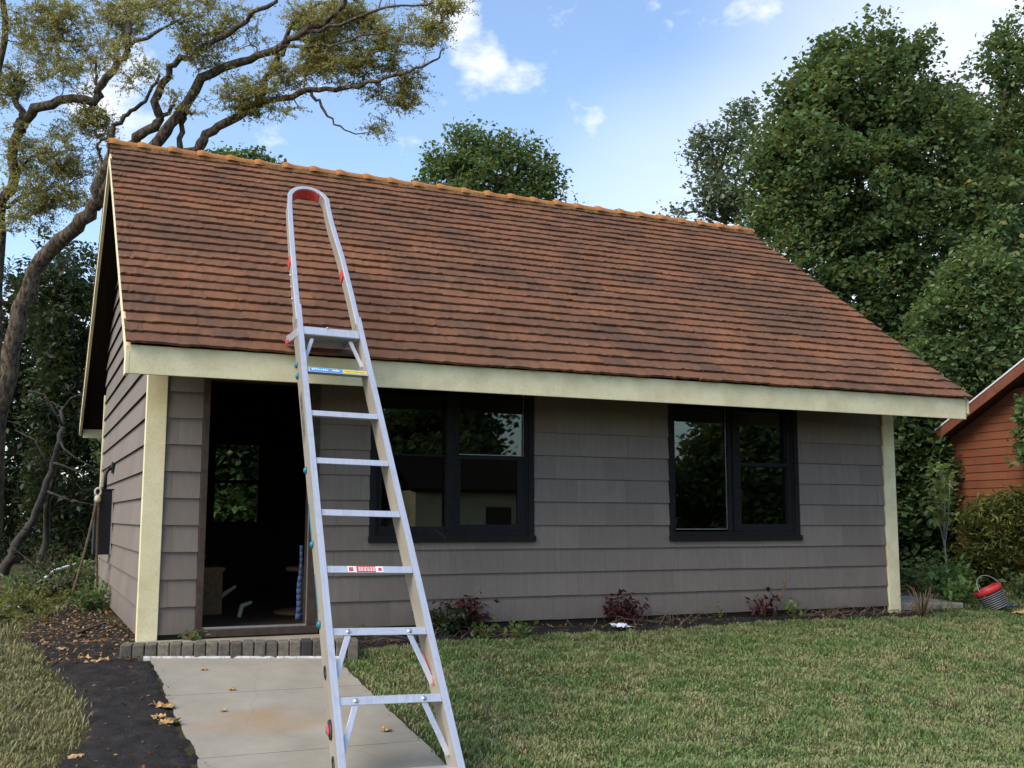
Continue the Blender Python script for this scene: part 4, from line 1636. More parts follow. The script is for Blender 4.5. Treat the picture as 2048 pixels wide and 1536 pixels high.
def tree(name, label, base, blobs, nclus, per, lsize, aspect, mat, spread, trunk_r, cat='tree', group=None, bark='bark', shell=.5,
         twigs=True, up_bias=.5, ntwig=160, gap=.0, bare=0, droop=0.0, leaf_part='crown'):
    t = empty(name, tuple(base))
    tag(t, label, cat, group)
    base = np.asarray(base, float)
    P, d = sample_blobs(blobs, nclus, shell)
    if gap:
        P = P[wob(P, 2.3, 1.0, 1.0) < 1 - gap]
    cen = np.mean([b[0] for b in blobs], axis=0)
    mb = MB()
    nodes, rads = [], []
    # trunk up to the middle of the crown, then a limb to every blob
    top = cen.copy()
    k = 9
    tr = []
    for i in range(k + 1):
        s = i / k
        p = base + (top - base) * s
        p[:2] = base[:2] + (top[:2] - base[:2]) * s ** 1.4 + RNG.normal(0, .04 + trunk_r * .3, 2) * (0 < i)
        tr.append(p)
    rr = [trunk_r * (1.25 if i == 0 else 1 - .72 * i / k) for i in range(k + 1)]
    mb.tube(tr, rr, 10)
    nodes += tr[2:]
    rads += rr[2:]
    for b in blobs:
        a = nodes[int(np.argmin([np.linalg.norm(q - b[0]) + max(0, q[2] - b[0][2]) * 2 for q in nodes[:k - 1]]))]
        pts = [a + (b[0] - a) * s + np.array([0, 0, .12 * np.linalg.norm(b[0] - a) * math.sin(math.pi * s)]) + RNG.normal(0, .05, 3) * (0 < s < 1) for s in np.linspace(0, 1, 6)]
        rl = list(np.linspace(trunk_r * .42, trunk_r * .10, 6))
        mb.tube(pts, rl, 7, cap=False)
        nodes += pts[1:]
        rads += rl[1:]
    if twigs:
        connect(nodes, rads, P[:ntwig], mb, r_tip=.006, n=4, seg=3)
    if bare:
        ext, dd = sample_blobs([(b[0], tuple(np.array(b[1]) * 1.18)) for b in blobs], bare, .95)
        connect(np.concatenate([P[:200]]), [.012] * len(P[:200]), ext, mb, r_tip=.004, n=4, seg=4, sag=.2)
    mb.v = [tuple(np.array(q) - base) for q in mb.v]
    mb.build('trunk', M[bark], t, True)
    reps = RNG.integers(int(per * .6), int(per * 1.4) + 1, len(P))
    Q = np.repeat(P, reps, axis=0)
    n = len(Q)
    sp = np.repeat(RNG.uniform(.6, 1.3, len(P)) * spread, reps)
    Q = Q + np.clip(RNG.normal(0, 1, (n, 3)), -1.5, 1.5) * sp[:, None] * np.array([1, 1, .7]) - base
    leaves_object(leaf_part, Q, lsize * RNG.uniform(.45, 1.45, n), aspect, mat, t, up_bias=up_bias, droop=droop)
    return t


def gbase(u, depth):
    p = at(u, 1037, depth)
    return (p[0], p[1], float(gz(p[0], p[1])) - .05)


# ------------------------------------------------------------------ trees on the right
tree('broadleaf_tree', 'tallest dense dark green broadleaf tree rising behind the right end of the roof', gbase(1760, 25.5),
     blob_px([(1700, 330, 180, 190), (1750, 165, 120, 95), (1805, 95, 42, 45), (1630, 200, 90, 85), (1600, 330, 95, 120), (1850, 300, 110, 120), (1880, 480, 140, 190),
              (1640, 520, 130, 130), (1760, 560, 150, 150), (1690, 110, 60, 40), (1880, 190, 60, 60), (1560, 400, 70, 90), (1780, 720, 150, 130)], 25.5),
     1150, 100, .125, .75, 'leaf_green', .26, .34, ntwig=200, gap=.06, group='trees behind the right side')
tree('broadleaf_tree', 'green tree at the right edge with a narrow leafy top against white sky', gbase(2060, 27),
     blob_px([(2015, 115, 38, 75), (2030, 230, 50, 90), (1985, 330, 65, 70), (1935, 260, 45, 60), (2045, 400, 90, 120), (1975, 460, 70, 110), (1920, 170, 22, 35), (2060, 620, 120, 120)], 27),
     520, 70, .125, .7, 'leaf_green', .23, .25, ntwig=180, gap=.18, group='trees behind the right side')
tree('poplar_tree', 'sparse silvery-leaved tree with bare twigs left of the tall dark tree', gbase(1460, 29),
     blob_px([(1445, 300, 50, 65), (1410, 300, 38, 40), (1460, 390, 62, 60), (1420, 390, 40, 50), (1480, 250, 35, 50), (1355, 430, 26, 16), (1510, 440, 60, 50)], 29),
     240, 26, .125, .7, 'leaf_silver', .22, .16, ntwig=190, gap=.15, bare=40, group='trees behind the right side', shell=.3)
tree('young_tree', 'lighter green leafy tree in front of the tall trees, right of the roof', gbase(1980, 20.5),
     blob_px([(1905, 600, 36, 42), (1960, 620, 42, 50), (2010, 570, 36, 50), (1890, 720, 46, 40), (1950, 700, 50, 46), (2000, 730, 56, 60), (1860, 640, 26, 26), (2040, 660, 44, 60), (1880, 780, 60, 40), (2040, 790, 60, 50), (1985, 660, 40, 40), (1925, 545, 25, 35), (1845, 700, 24, 26), (1955, 535, 20, 30), (2040, 545, 26, 30)], 20.5),
     430, 70, .115, .6, 'leaf_green', .2, .13, ntwig=160, gap=.28, group='trees behind the right side')
# tall hedge between the cottage and the cabin
for (lab, u, dep, bl) in (
    ('dark green hedge bush seen under the right eave of the cottage', 1825, 19.5, [(1810, 850, 60, 90), (1840, 960, 70, 110), (1800, 1040, 50, 110), (1850, 1120, 70, 90), (1800, 1160, 50, 60)]),
    ('dark green hedge bush between the roof corner and the red-brown cabin', 1900, 21.5, [(1880, 800, 80, 90), (1870, 900, 60, 90), (1900, 1020, 60, 100), (1935, 1100, 60, 100), (1960, 800, 60, 50)]),
):
    tree('hedge_bush', lab, gbase(u, dep), blob_px(bl, dep), 300, 85, .12, .8, 'leaf_hedge', .2, .09, cat='bush', ntwig=60, group='hedge bushes beside the cottage')
# centre trees over the ridge
tree('broadleaf_tree', 'rounded green tree rising behind the middle of the ridge', gbase(985, 31),
     blob_px([(985, 345, 100, 62), (905, 335, 55, 48), (1075, 345, 55, 55), (945, 285, 48, 32), (1035, 300, 42, 34), (860, 355, 28, 22), (1105, 400, 35, 28), (930, 420, 100, 60), (1060, 420, 70, 50), (985, 500, 110, 90)], 31),
     620, 38, .125, .7, 'leaf_green', .23, .24, ntwig=260, gap=.2, group='trees beyond the ridge', bare=14, shell=.3)
tree('broadleaf_tree', 'low green tree top just showing over the left part of the ridge', gbase(490, 27),
     blob_px([(490, 335, 60, 25), (445, 330, 26, 24), (540, 335, 22, 18), (490, 400, 90, 60)], 27), 170, 60, .115, .7, 'leaf_light', .2, .18, ntwig=60, group='trees beyond the ridge')

# ------------------------------------------------------------------ big spreading tree behind the left gable
def limb(mb, pts_px, r0, r1, nodes, rads, sides=9, jit=.03):
    pts = [at(*p) for p in pts_px]
    # resample smoothly
    P = []
    n = len(pts)
    for i in range(n - 1):
        p0, p1, p2, p3 = pts[max(i - 1, 0)], pts[i], pts[i + 1], pts[min(i + 2, n - 1)]
        for s in np.linspace(0, 1, 5)[:-1]:
            P.append(.5 * ((2 * p1) + (-p0 + p2) * s + (2 * p0 - 5 * p1 + 4 * p2 - p3) * s * s + (-p0 + 3 * p1 - 3 * p2 + p3) * s ** 3))
    P.append(pts[-1])
    P = [p + RNG.normal(0, jit, 3) * (0 < i < len(P) - 1) for i, p in enumerate(P)]
    rr = [r0 + (r1 - r0) * (i / (len(P) - 1)) ** .8 for i in range(len(P))]
    rr = [r * RNG.uniform(.92, 1.1) for r in rr]
    mb.tube(P, rr, sides)
    nodes += P
    rads += rr
    return P


def spreading_tree(name, label, base, limbs, foliage, depth, nclus, per, group):
    t = empty(name, tuple(base))
    tag(t, label, 'tree', group)
    mb = MB()
    nodes, rads = [], []
    for pts, r0, r1 in limbs:
        limb(mb, pts, r0 * .68, r1 * .6, nodes, rads, jit=.02 + .06 * r0)
    bl = blob_px(foliage, depth)
    P, d = sample_blobs(bl, nclus, .15, .5)
    P = P[(wob(P, 2.0, 1.0, .4) + .8 * wob(P, 4.3, 1.0, 1.7)) < -.01]
    tw = MB()
    arr, rd = connect(nodes, rads, P, tw, r_tip=.006, n=4, seg=5, sag=.16)
    b = np.asarray(base, float)
    for q in (mb, tw):
        q.v = [tuple(np.array(p) - b) for p in q.v]
    mb.build('trunk', M['bark'], t, True)
    tag(tw.build('twigs', M['twig'], t, True), kind='stuff')
    # feathery sprays: every twig tip carries a few short sprays with small leaflets set along them
    ns = RNG.integers(3, 6, len(P))
    S = np.repeat(P, ns, axis=0)
    D_ = RNG.normal(0, 1, (len(S), 3)) * np.array([1, 1, .55]) + np.array([0, 0, .15])
    D_ /= np.linalg.norm(D_, axis=1)[:, None]
    Ln = RNG.uniform(.16, .42, len(S))
    Q, side = [], []
    for k in range(per * 2):
        f_ = (k + RNG.uniform(0, 1, len(S))) / (per * 2)
        q = S + D_ * (Ln * f_)[:, None] + np.array([0, 0, -1.0]) * (.10 * Ln * f_ ** 2)[:, None]
        Q.append(q + RNG.normal(0, .016, q.shape))
    Q = np.concatenate(Q) - b
    n = len(Q)
    leaves_object('crown', Q, RNG.uniform(.028, .062, n), .42, 'leaf_olive', t, up_bias=.3)
    # the sprays' own thin stalks
    e1 = np.cross(D_, np.array([0.0, 0, 1]))
    e1 /= np.linalg.norm(e1, axis=1)[:, None] + 1e-9
    tip = S + D_ * Ln[:, None] + np.array([0, 0, -.1]) * Ln[:, None]
    Vs = np.stack([S - e1 * .004, S + e1 * .004, tip], 1).reshape(-1, 3) - b
    o = link('sprays', np_mesh('sprays', Vs, np.arange(len(Vs)).reshape(-1, 3), M['twig']), t)
    tag(o, kind='stuff')
    return t


dl = 19.5
spreading_tree('spreading_tree', 'large leaning tree with rough limbs arching over the left part of the roof', gbase(-20, 20.0),
               [([(-30, 1150, 20), (-10, 900, 20), (22, 700, 20), (68, 547, 20), (137, 469, 19.8), (190, 415, 19.6), (210, 340, 19.4), (250, 300, 19.2)], .27, .17),
                ([(190, 415, 19.6), (240, 330, 19.3), (273, 273, 19), (314, 246, 19), (316, 196, 19), (330, 150, 19), (378, 109, 18.8), (456, 68, 18.6), (520, 20, 18.4), (570, -20, 18.2)], .17, .05),
                ([(240, 350, 19.3), (319, 278, 19), (365, 219, 19), (424, 150, 19), (501, 118, 18.8), (560, 91, 18.6), (606, 64, 18.5), (674, 23, 18.3), (700, -20, 18.2)], .17, .06),
                ([(330, 330, 19.2), (392, 296, 19), (424, 264, 19), (492, 219, 19), (524, 182, 19), (547, 137, 19), (565, 96, 19), (588, 50, 19), (640, 5, 19)], .16, .05),
                ([(492, 219, 19), (547, 200, 18.8), (615, 182, 18.6), (684, 178, 18.5), (752, 164, 18.3), (820, 141, 18.2), (866, 123, 18.1), (888, 96, 18)], .10, .018),
                ([(606, 64, 18.5), (684, 46, 18.2), (775, 18, 18), (866, 5, 17.8)], .06, .02),
                ([(560, 91, 18.6), (640, 90, 18.3), (720, 75, 18), (790, 60, 17.9)], .05, .015),
                ([(615, 182, 18.6), (638, 205, 18.6), (661, 240, 18.6), (700, 264, 18.5), (738, 266, 18.4)], .05, .012),
                ([(345, 330, 19.2), (360, 292, 19.1), (367, 235, 19.1), (383, 229, 19)], .11, .05),
                ([(210, 340, 19.4), (228, 262, 19.3), (255, 232, 19.3), (292, 200, 19.3), (319, 150, 19.3)], .09, .04),
                ([(207, 340, 19.4), (196, 300, 19.4), (199, 288, 19.4), (222, 262, 19.5)], .05, .03),
                ([(314, 246, 19), (345, 215, 19), (350, 200, 19)], .07, .04)],
               [(330, 40, 90, 45), (430, 95, 80, 45), (520, 45, 95, 45), (640, 45, 90, 45), (750, 30, 80, 30), (560, 140, 75, 40), (680, 150, 80, 42), (765, 105, 70, 45), (840, 90, 38, 38),
                (690, 220, 60, 36), (760, 185, 60, 42), (500, 195, 60, 36), (730, 245, 36, 28), (420, 30, 80, 40), (620, 110, 70, 35), (270, 120, 60, 60), (390, 190, 50, 40), (600, 230, 40, 24), (868, 60, 26, 26), (800, 150, 45, 30), (815, 200, 28, 20), (705, 255, 36, 20), (735, 262, 30, 18), (670, 235, 26, 18), (880, 10, 40, 12)],
               18.8, 2500, 9, 'big trees behind the left gable')
spreading_tree('spreading_tree', 'yellow-green tree at the left edge with a bent limb and broken stub', gbase(-60, 22.5),
               [([(-60, 1150, 22.5), (-40, 900, 22.5), (-5, 620, 22.5), (0, 430, 22.4), (22, 375, 22.3), (42, 262, 22.2), (48, 236, 22.2)], .22, .15),
                ([(42, 262, 22.2), (50, 236, 22.2), (100, 205, 22), (188, 197, 22), (196, 180, 22), (232, 130, 21.8), (258, 92, 21.6), (256, 30, 21.5), (250, -30, 21.4)], .17, .09),
                ([(46, 240, 22.2), (36, 200, 22.2), (30, 165, 22.2), (50, 162, 22.2)], .12, .07),
                ([(258, 92, 21.6), (330, 58, 21.4), (385, 22, 21.3)], .07, .02),
                ([(196, 175, 22), (190, 130, 22), (175, 110, 22)], .06, .02),
                ([(5, 415, 22.4), (60, 385, 22.3), (120, 375, 22.2), (175, 350, 22)], .07, .015),
                ([(28, 350, 22.3), (80, 310, 22.3), (150, 300, 22.2)], .06, .012),
                ([(-20, 250, 22), (0, 120, 22), (10, -30, 22)], .11, .09)],
               [(60, 60, 100, 65), (170, 80, 90, 65), (120, 150, 90, 40), (60, 270, 55, 30), (150, 255, 70, 45), (190, 240, 40, 40), (90, 320, 85, 40), (160, 320, 55, 40), (70, 390, 80, 36), (150, 395, 50, 26),
                (60, 450, 60, 40), (20, 180, 60, 50), (250, 30, 60, 40), (130, 20, 90, 40)],
               22.3, 2000, 9, 'big trees behind the left gable')

# dark wood behind, as separate bushes and a leaning bare trunk
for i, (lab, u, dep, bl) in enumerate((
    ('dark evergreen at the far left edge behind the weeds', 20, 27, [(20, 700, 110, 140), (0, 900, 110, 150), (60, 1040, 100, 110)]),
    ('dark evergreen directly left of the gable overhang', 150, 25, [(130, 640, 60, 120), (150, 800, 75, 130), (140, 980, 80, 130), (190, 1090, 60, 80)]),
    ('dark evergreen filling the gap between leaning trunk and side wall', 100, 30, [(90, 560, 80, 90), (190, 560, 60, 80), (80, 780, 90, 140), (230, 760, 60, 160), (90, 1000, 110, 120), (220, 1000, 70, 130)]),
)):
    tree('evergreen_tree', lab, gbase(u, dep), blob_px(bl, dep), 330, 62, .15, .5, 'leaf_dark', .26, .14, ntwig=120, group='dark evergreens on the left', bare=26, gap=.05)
t = empty('leaning_trunk', gbase(10, 21))
tag(t, 'bare grey leaning tree trunk with dead branches in front of the dark wood', 'tree')
mb = MB()
nodes, rads = [], []
limb(mb, [(0, 1165, 21), (35, 1090, 21), (75, 1020, 21), (105, 945, 21), (118, 880, 21), (122, 840, 21.2), (125, 815, 21.4)], .115, .03, nodes, rads)
mb2 = MB()
limb(mb2, [(80, 1150, 22), (90, 1060, 22), (108, 950, 21.2)], .10, .05, [], [])
for pts in ([(118, 880, 21), (150, 915, 20.8), (215, 950, 20.6)], [(112, 925, 21), (160, 945, 20.8), (205, 975, 20.7)], [(125, 800, 21.2), (160, 790, 21), (190, 800, 21)],
            [(108, 940, 21), (70, 880, 21), (30, 860, 21)], [(90, 985, 21), (140, 1000, 20.6), (190, 1010, 20.5)], [(122, 840, 21), (90, 790, 21), (60, 780, 21)]):
    j_ = int(np.argmin([np.linalg.norm(q - at(*pts[0])) for q in nodes[:25]]))
    P_ = [nodes[j_]] + [at(*q) for q in pts[1:]]
    mid_ = (P_[0] + P_[1]) / 2 + RNG.normal(0, .06, 3)
    pth = [P_[0], mid_] + P_[1:]
    mb.tube(pth, list(np.linspace(.03, .007, len(pth))), 6)
    nodes += pth[1:]
    rads += [.018] * (len(pth) - 1)
tg = [at(RNG.uniform(0, 215), RNG.uniform(760, 1120), RNG.uniform(20.2, 21.6)) for i in range(46)]
connect(nodes, rads, tg, mb, r_tip=.004, n=4, seg=4, sag=.2)
b = np.array(t.location)
for q in (mb, mb2):
    q.v = [tuple(np.array(p) - b) for p in q.v]
    q.build('trunk', M['bark_grey'], t, True)

# ------------------------------------------------------------------ weeds and litter on the left


def weed(name, label, base, r, h, n, lsize, mat, cat='plant', group=None, stems=7, aspect=.45, up=.4):
    t = empty(name, tuple(base))
    tag(t, label, cat, group)
    mb = MB()
    tips = []
    for i in range(stems):
        a = RNG.uniform(0, 2 * np.pi)
        q = RNG.uniform(.15, 1) * r
        tip = np.array([math.cos(a) * q, math.sin(a) * q, h * RNG.uniform(.55, 1.0)])
        pts = [np.array([0, 0, -.02]), tip * np.array([.35, .35, .55]), tip]
        mb.tube(pts, [.006, .005, .002], 5)
        tips.append(tip)
    mb.build('stem', M['twig'], t, True)
    tips = np.array(tips)
    k = RNG.integers(0, stems, n)
    s = RNG.uniform(.25, 1.05, n)[:, None]
    P = tips[k] * np.concatenate([s, s, s], 1) + RNG.normal(0, 1, (n, 3)) * lsize * np.array([.8, .8, .5])
    P[:, 2] = np.maximum(P[:, 2], .01)
    leaves_object('foliage', P, lsize * RNG.uniform(.5, 1.25, n), aspect, mat, t, up_bias=up)
    return t


lw = [((60, 1235), .55, .35, 'leaf_yellow'), ((120, 1215), .6, .55, 'leaf_dark'), ((150, 1195), .6, .6, 'leaf_light'), ((30, 1200), .7, .35, 'leaf_light'),
      ((185, 1185), .5, .65, 'leaf_dark'), ((90, 1170), .7, .7, 'leaf_dark'), ((175, 1225), .4, .35, 'leaf_light'), ((10, 1250), .5, .25, 'leaf_yellow')]
labs = ['low yellow-green weed clump on the grass at the left edge', 'dark weed clump with the pale stick behind it', 'bright green weed clump left of the hanging rope',
        'low bright weed clump at the far left by the white scrap', 'dark weed clump at the foot of the rope', 'dark weed clump under the leaning trunk',
        'small bright weed nearest the side wall of the cottage', 'small yellow-green weed at the picture edge nearest the soil']
for ((u, v), r_, h_, mt_), lb in zip(lw, labs):
    p = on_ground(u, v)
    weed('weed', lb, (p[0], p[1], gz(p[0], p[1])), r_, h_, 520, .075, mt_, group='weeds left of the cottage', stems=16)

p = on_ground(62, 1195)
o = MB().tube([(0, 0, .0), (.3, .5, .22), (.7, 1.0, .32), (1.1, 1.4, .30)], [.02, .022, .018, .012], 7).build('pale_stick', M['white_paper'], None, True)
o.location = (p[0], p[1] - .3, p[2] + .15)
tag(o, 'long pale peeled stick lying across the weeds on the left', 'stick')
p0, p1 = on_ground(135, 1278), on_ground(206, 1260)
o = MB().bar((p0[0], p0[1], p0[2] + .03), (p1[0], p1[1], p1[2] + .07), .05, .014).build('board_scrap', M['door_wood'])
tag(o, 'thin dark board scrap lying on the soil left of the corner post', 'board')


def crumple(name, label, base, size, mat, cat='litter'):
    mb = MB()
    k = 5
    g = [[(size * (i / k - .5) + random.uniform(-.1, .1) * size, size * .8 * (j / k - .5) + random.uniform(-.1, .1) * size, abs(random.gauss(.12, .12)) * size + .004) for i in range(k + 1)] for j in range(k + 1)]
    vs = [p for row in g for p in row]
    fs = [(j * (k + 1) + i, j * (k + 1) + i + 1, (j + 1) * (k + 1) + i + 1, (j + 1) * (k + 1) + i) for j in range(k) for i in range(k)]
    mb.add(vs, fs)
    o = mb.build(name, M[mat], None)
    sm = o.modifiers.new('thick', 'SOLIDIFY')
    sm.thickness = .004
    o.location = tuple(base)
    tag(o, label, cat)
    return o


p = on_ground(28, 1222)
crumple('plastic_scrap', 'crumpled white plastic scrap in the grass at the far left', p, .22, 'white_paper')
crumple('paper_scrap', 'crumpled white paper scrap below the burgundy plant in the bed', (4.88, -.26, float(gz(4.9, -.26)) + .03), .17, 'white_paper')
p = on_ground(205, 1262)
crumple('paper_scrap', 'small white scrap on the soil beside the corner post', p, .10, 'white_paper')
p = on_ground(192, 1290)
crumple('dry_leaf', 'rust-red curled leaf on the soil left of the brick step', p, .16, 'brown_leaf', 'leaf')
i = 0
for (u, v), s_, lb in (((172, 1322), .15, 'tan curled husk on the soil left of the brick step, left one of a pair'), ((200, 1328), .17, 'tan curled husk touching the foot of the brick step'),
                       ((328, 1418), .17, 'upper tan husk lying on the left edge of the path'), ((318, 1440), .13, 'small tan husk between path edge and soil'),
                       ((338, 1450), .18, 'lower tan husk lying on the left edge of the path'), ((150, 1521), .12, 'tan leaf on the soil near the bottom left'),
                       ((125, 1303), .12, 'pale dry leaf on the soil path left of the corner post')):
    p = on_ground(u, v)
    crumple('dry_husk', lb, (p[0], p[1], p[2] + .01), s_ * .75, 'dry_leaf', 'husk')
for (u, v), s_, lb in (((407, 1343), .05, 'small pale leaf on the path near the brick step'), ((463, 1383), .05, 'small yellow leaf in the middle of the path'),
                       ((772, 1466), .07, 'orange-tan leaf on the path right of the ladder rail'), ((447, 1425), .04, 'tiny rust leaf on the path, left of the ladder')):
    p = on_ground(u, v)
    crumple('fallen_leaf', lb, (p[0], p[1], p[2] + .012), s_, 'dry_leaf', 'leaf')

# loose litter on the soil
n = 1500
L_ = []
while sum(len(a) for a in L_) < n:
    x, y = RNG.uniform(-1.3, .5, 3000), RNG.uniform(-4, 5, 3000)
    k = inside(x, y, SOIL) & (RNG.uniform(0, 1, 3000) < np.where(y > -.6, .5, .06))
    L_.append(np.stack([x[k], y[k], gz(x[k], y[k]) + .035], -1))
x, y = RNG.uniform(1.9, 9.5, 500), RNG.uniform(-.5, -.05, 500)
k = inside(x, y, BED)
L_.append(np.stack([x[k], y[k], gz(x[k], y[k]) + .04], -1))
P = np.concatenate(L_)
o = leaves_object('leaf_litter', P, RNG.uniform(.012, .055, len(P)), .5, 'leaf_litter', None, up_bias=1.5)
tag(o, 'scattered dry leaves, chips and twigs on the bare soil', 'litter', kind='stuff')

# ------------------------------------------------------------------ planting along the front wall
for nm, lb, x, y, r_, h_, n, ls, mt_ in (
    ('burgundy_plant', 'tall burgundy leaved plant above the dark green clump by the ladder', 3.16, -.16, .20, .38, 260, .085, 'leaf_burgundy'),
    ('bushy_plant', 'dark green feathery clump beside the ladder under the first window', 2.88, -.24, .30, .30, 700, .06, 'leaf_dark'),
    ('burgundy_plant', 'round burgundy plant above the white paper scrap', 4.98, -.13, .19, .36, 300, .075, 'leaf_burgundy'),
    ('burgundy_plant', 'sparse burgundy plant below the second window', 6.86, -.14, .22, .34, 100, .07, 'leaf_burgundy'),
    ('green_weed', 'bright green weed in front of the dark clump near the ladder', 3.24, -.42, .14, .17, 60, .065, 'leaf_lime'),
    ('green_weed', 'broad bright green weed left of the bed, second from the ladder', 3.55, -.46, .17, .15, 70, .075, 'leaf_lime'),
    ('green_weed', 'upright green weed beside the sparse burgundy plant', 7.22, -.22, .09, .24, 60, .06, 'leaf_lime'),
    ('green_weed', 'thin pale green seedling against the shingles right of the round burgundy plant', 6.25, -.15, .04, .22, 24, .035, 'leaf_lime'),
    ('green_weed', 'small green weed on the brick step at the left door jamb', .42, -.13, .16, .10, 90, .05, 'leaf_light'),
    ('green_weed', 'small green weed by the wall right of the door behind the ladder', 2.0, -.14, .08, .16, 30, .05, 'leaf_lime'),
):
    weed(nm, lb, (x, y, float(gz(x, y)) + (.03 if x < 1 else .0)), r_, h_, n, ls, mt_, group='plants along the front wall', stems=8 if n < 200 else 20, aspect=.6)


def vines(name, label, x0, x1, y, n, mat, hmax):
    mb = MB()
    for i in range(n):
        x = RNG.uniform(x0, x1)
        yy = y + RNG.uniform(-.14, .12)
        z = float(gz(x, yy)) + .03
        L = RNG.uniform(.12, .6)
        a = RNG.normal(0, .8) + (math.pi if RNG.uniform() < .5 else 0)
        h = RNG.uniform(.02, hmax)
        pts = [(x + math.cos(a) * L * s, min(yy + math.sin(a) * L * .35 * s + RNG.normal(0, .02), -.03), z + h * math.sin(math.pi * s * RNG.uniform(.7, 1.1)) + RNG.normal(0, .008)) for s in np.linspace(0, 1, 7)]
        mb.tube(pts, list(np.linspace(RNG.uniform(.003, .007), .0015, 7)), 5)
    o = mb.build(name, M[mat], None, True)
    tag(o, label, 'vine')


vines('dead_vine', 'tangle of pale dead vines on the ground right of the brick step', 1.9, 3.6, -.40, 26, 'dead_twig', .08)
vines('dead_vine', 'dead brown stalks around the white paper scrap', 4.2, 5.8, -.25, 30, 'dead_twig', .16)
vines('dead_vine', 'long grey dead vines lying below the second window towards the corner', 7.3, 9.0, -.20, 40, 'dead_twig', .14)
mb = MB()
for i in range(26):
    a, b_ = RNG.uniform(0, 2 * np.pi), RNG.uniform(.15, .5)
    h = RNG.uniform(.1, .4)
    mb.tube([(0, 0, 0), (math.cos(a) * b_ * .5, math.sin(a) * b_ * .35, h), (math.cos(a) * b_, math.sin(a) * b_ * .6, h * RNG.uniform(.3, 1.2))], [.006, .005, .002], 5)
o = mb.build('dead_bush', M['dead_twig'], None, True)
o.location = (9.0, -.42, float(gz(9, -.42)))
tag(o, 'bare dead twig bush at the foot of the right corner post', 'bush')
mb = MB()
for (a, b_, c_, d_) in (((7.02, -.12, -.05), (7.12, -.11, .18), (7.22, -.10, .36), (7.21, -.1, .62)), ((6.98, -.12, -.05), (7.10, -.13, .12), (7.20, -.11, .30), (7.16, -.1, .42)), ((7.10, -.12, .15), (7.0, -.12, .22), (6.93, -.12, .30), (6.9, -.12, .36))):
    mb.tube([a, b_, c_, d_], [.012, .010, .006, .002], 6)
o = mb.build('dead_stalk', M['twig'], None, True)
tag(o, 'dark upright dead stalks beside the sparse burgundy plant', 'stalk')
o = MB().tube([(3.03, -.2, -.06), (3.04, -.2, .35), (2.98, -.19, .68), (2.86, -.18, .92), (2.76, -.18, .98)], [.0025, .0022, .002, .0014, .001], 5).build('dead_grass_stalk', M['dead_twig'], None, True)
tag(o, 'thin dry grass stem arching in front of the first window', 'stem')

# ------------------------------------------------------------------ right side: slab, sapling, shrubs, bucket
o = MB().hexa([(9.15, .10, -.2), (10.15, .0, -.2), (10.3, 1.1, -.2), (9.2, 1.2, -.2), (9.15, .10, .035), (10.15, .0, .02), (10.3, 1.1, .035), (9.2, 1.2, .05)]).build('concrete_slab', M['concrete'], None, bevel=.012)
tag(o, 'worn grey concrete slab beside the right corner post', 'slab')
# sapling
bp = at(1893, 1160, 15.6)
bz = float(gz(bp[0], bp[1]))
t = empty('sapling', (bp[0], bp[1], bz))
tag(t, 'slim young sapling with grey stems and large yellow-green leaves by the cabin', 'sapling')
mb = MB()
b = np.array([bp[0], bp[1], bz])
st = [[(1896, 1215), (1893, 1140), (1889, 1080), (1884, 1000), (1880, 940)], [(1890, 1100), (1880, 1050), (1872, 1000), (1868, 960)], [(1890, 1090), (1896, 1040), (1898, 1000), (1900, 960)], [(1889, 1080), (1890, 1020), (1888, 960)]]
nodes = []
for i, pl_ in enumerate(st):
    pts = [at(u, v, 15.6 + (.0 if i == 0 else RNG.normal(0, .15) * k)) - b for k, (u, v) in enumerate(pl_)]
    mb.tube(pts, list(np.linspace(.018 if i == 0 else .011, .005, len(pts))), 7)
    nodes += pts[1:]
mb.build('stem', M['sapling_bark'], t, True)
P = []
for i in range(190):
    u, v = RNG.normal(1878, 15), RNG.uniform(925, 1050)
    u += (v - 985) * .05
    P.append(at(u, v, 15.6 + RNG.normal(0, .16)) - b)
leaves_object('crown', np.array(P), RNG.uniform(.09, .20, len(P)), .5, 'leaf_sapling', t, up_bias=.9, droop=.5)
for (lb, u, v, dep, r_, h_, n_, ls, mt_) in (
    ('leafy green nettle clump at the foot of the sapling', 1895, 1225, 14.8, .42, .62, 620, .10, 'leaf_nettle'),
    ('leafy green nettle clump directly left of the tilted bucket', 1925, 1236, 14.0, .30, .38, 380, .10, 'leaf_nettle'),
    ('small green plant at the right edge beyond the bucket', 2045, 1215, 15.0, .3, .4, 260, .10, 'leaf_green'),
    ('low dark plant behind the concrete slab', 1830, 1200, 17.0, .5, .5, 380, .11, 'leaf_green'),
):
    p = at(u, v, dep)
    weed('nettle_clump', lb, (p[0], p[1], float(gz(p[0], p[1]))), r_, h_, n_, ls, mt_, group='plants by the tilted bucket', stems=18, aspect=.5)
tree('yellowish_shrub', 'feathery yellow-green shrub in front of the red-brown cabin', gbase(2010, 17.5),
     blob_px([(1990, 1040, 60, 45), (2040, 1030, 60, 45), (2000, 1110, 75, 60), (2060, 1100, 60, 80), (1960, 1100, 40, 40), (2030, 1170, 70, 50)], 17.2), 300, 70, .10, .28, 'leaf_yellow', .15, .05, cat='shrub', ntwig=120)
tree('dark_shrub', 'dark shrub between sapling and feathery yellow-green shrub', gbase(1930, 19.5),
     blob_px([(1935, 1090, 50, 60), (1960, 1160, 70, 55), (1900, 1160, 50, 50)], 19), 150, 60, .12, .5, 'leaf_dark', .18, .05, cat='shrub', ntwig=40)
tree('overhanging_branch', 'leafy twig hanging into the right edge in front of the cabin', gbase(2110, 17),
     blob_px([(2075, 900, 40, 30), (2090, 840, 40, 50)], 17), 40, 40, .12, .6, 'leaf_green', .12, .04, cat='branch', ntwig=30)

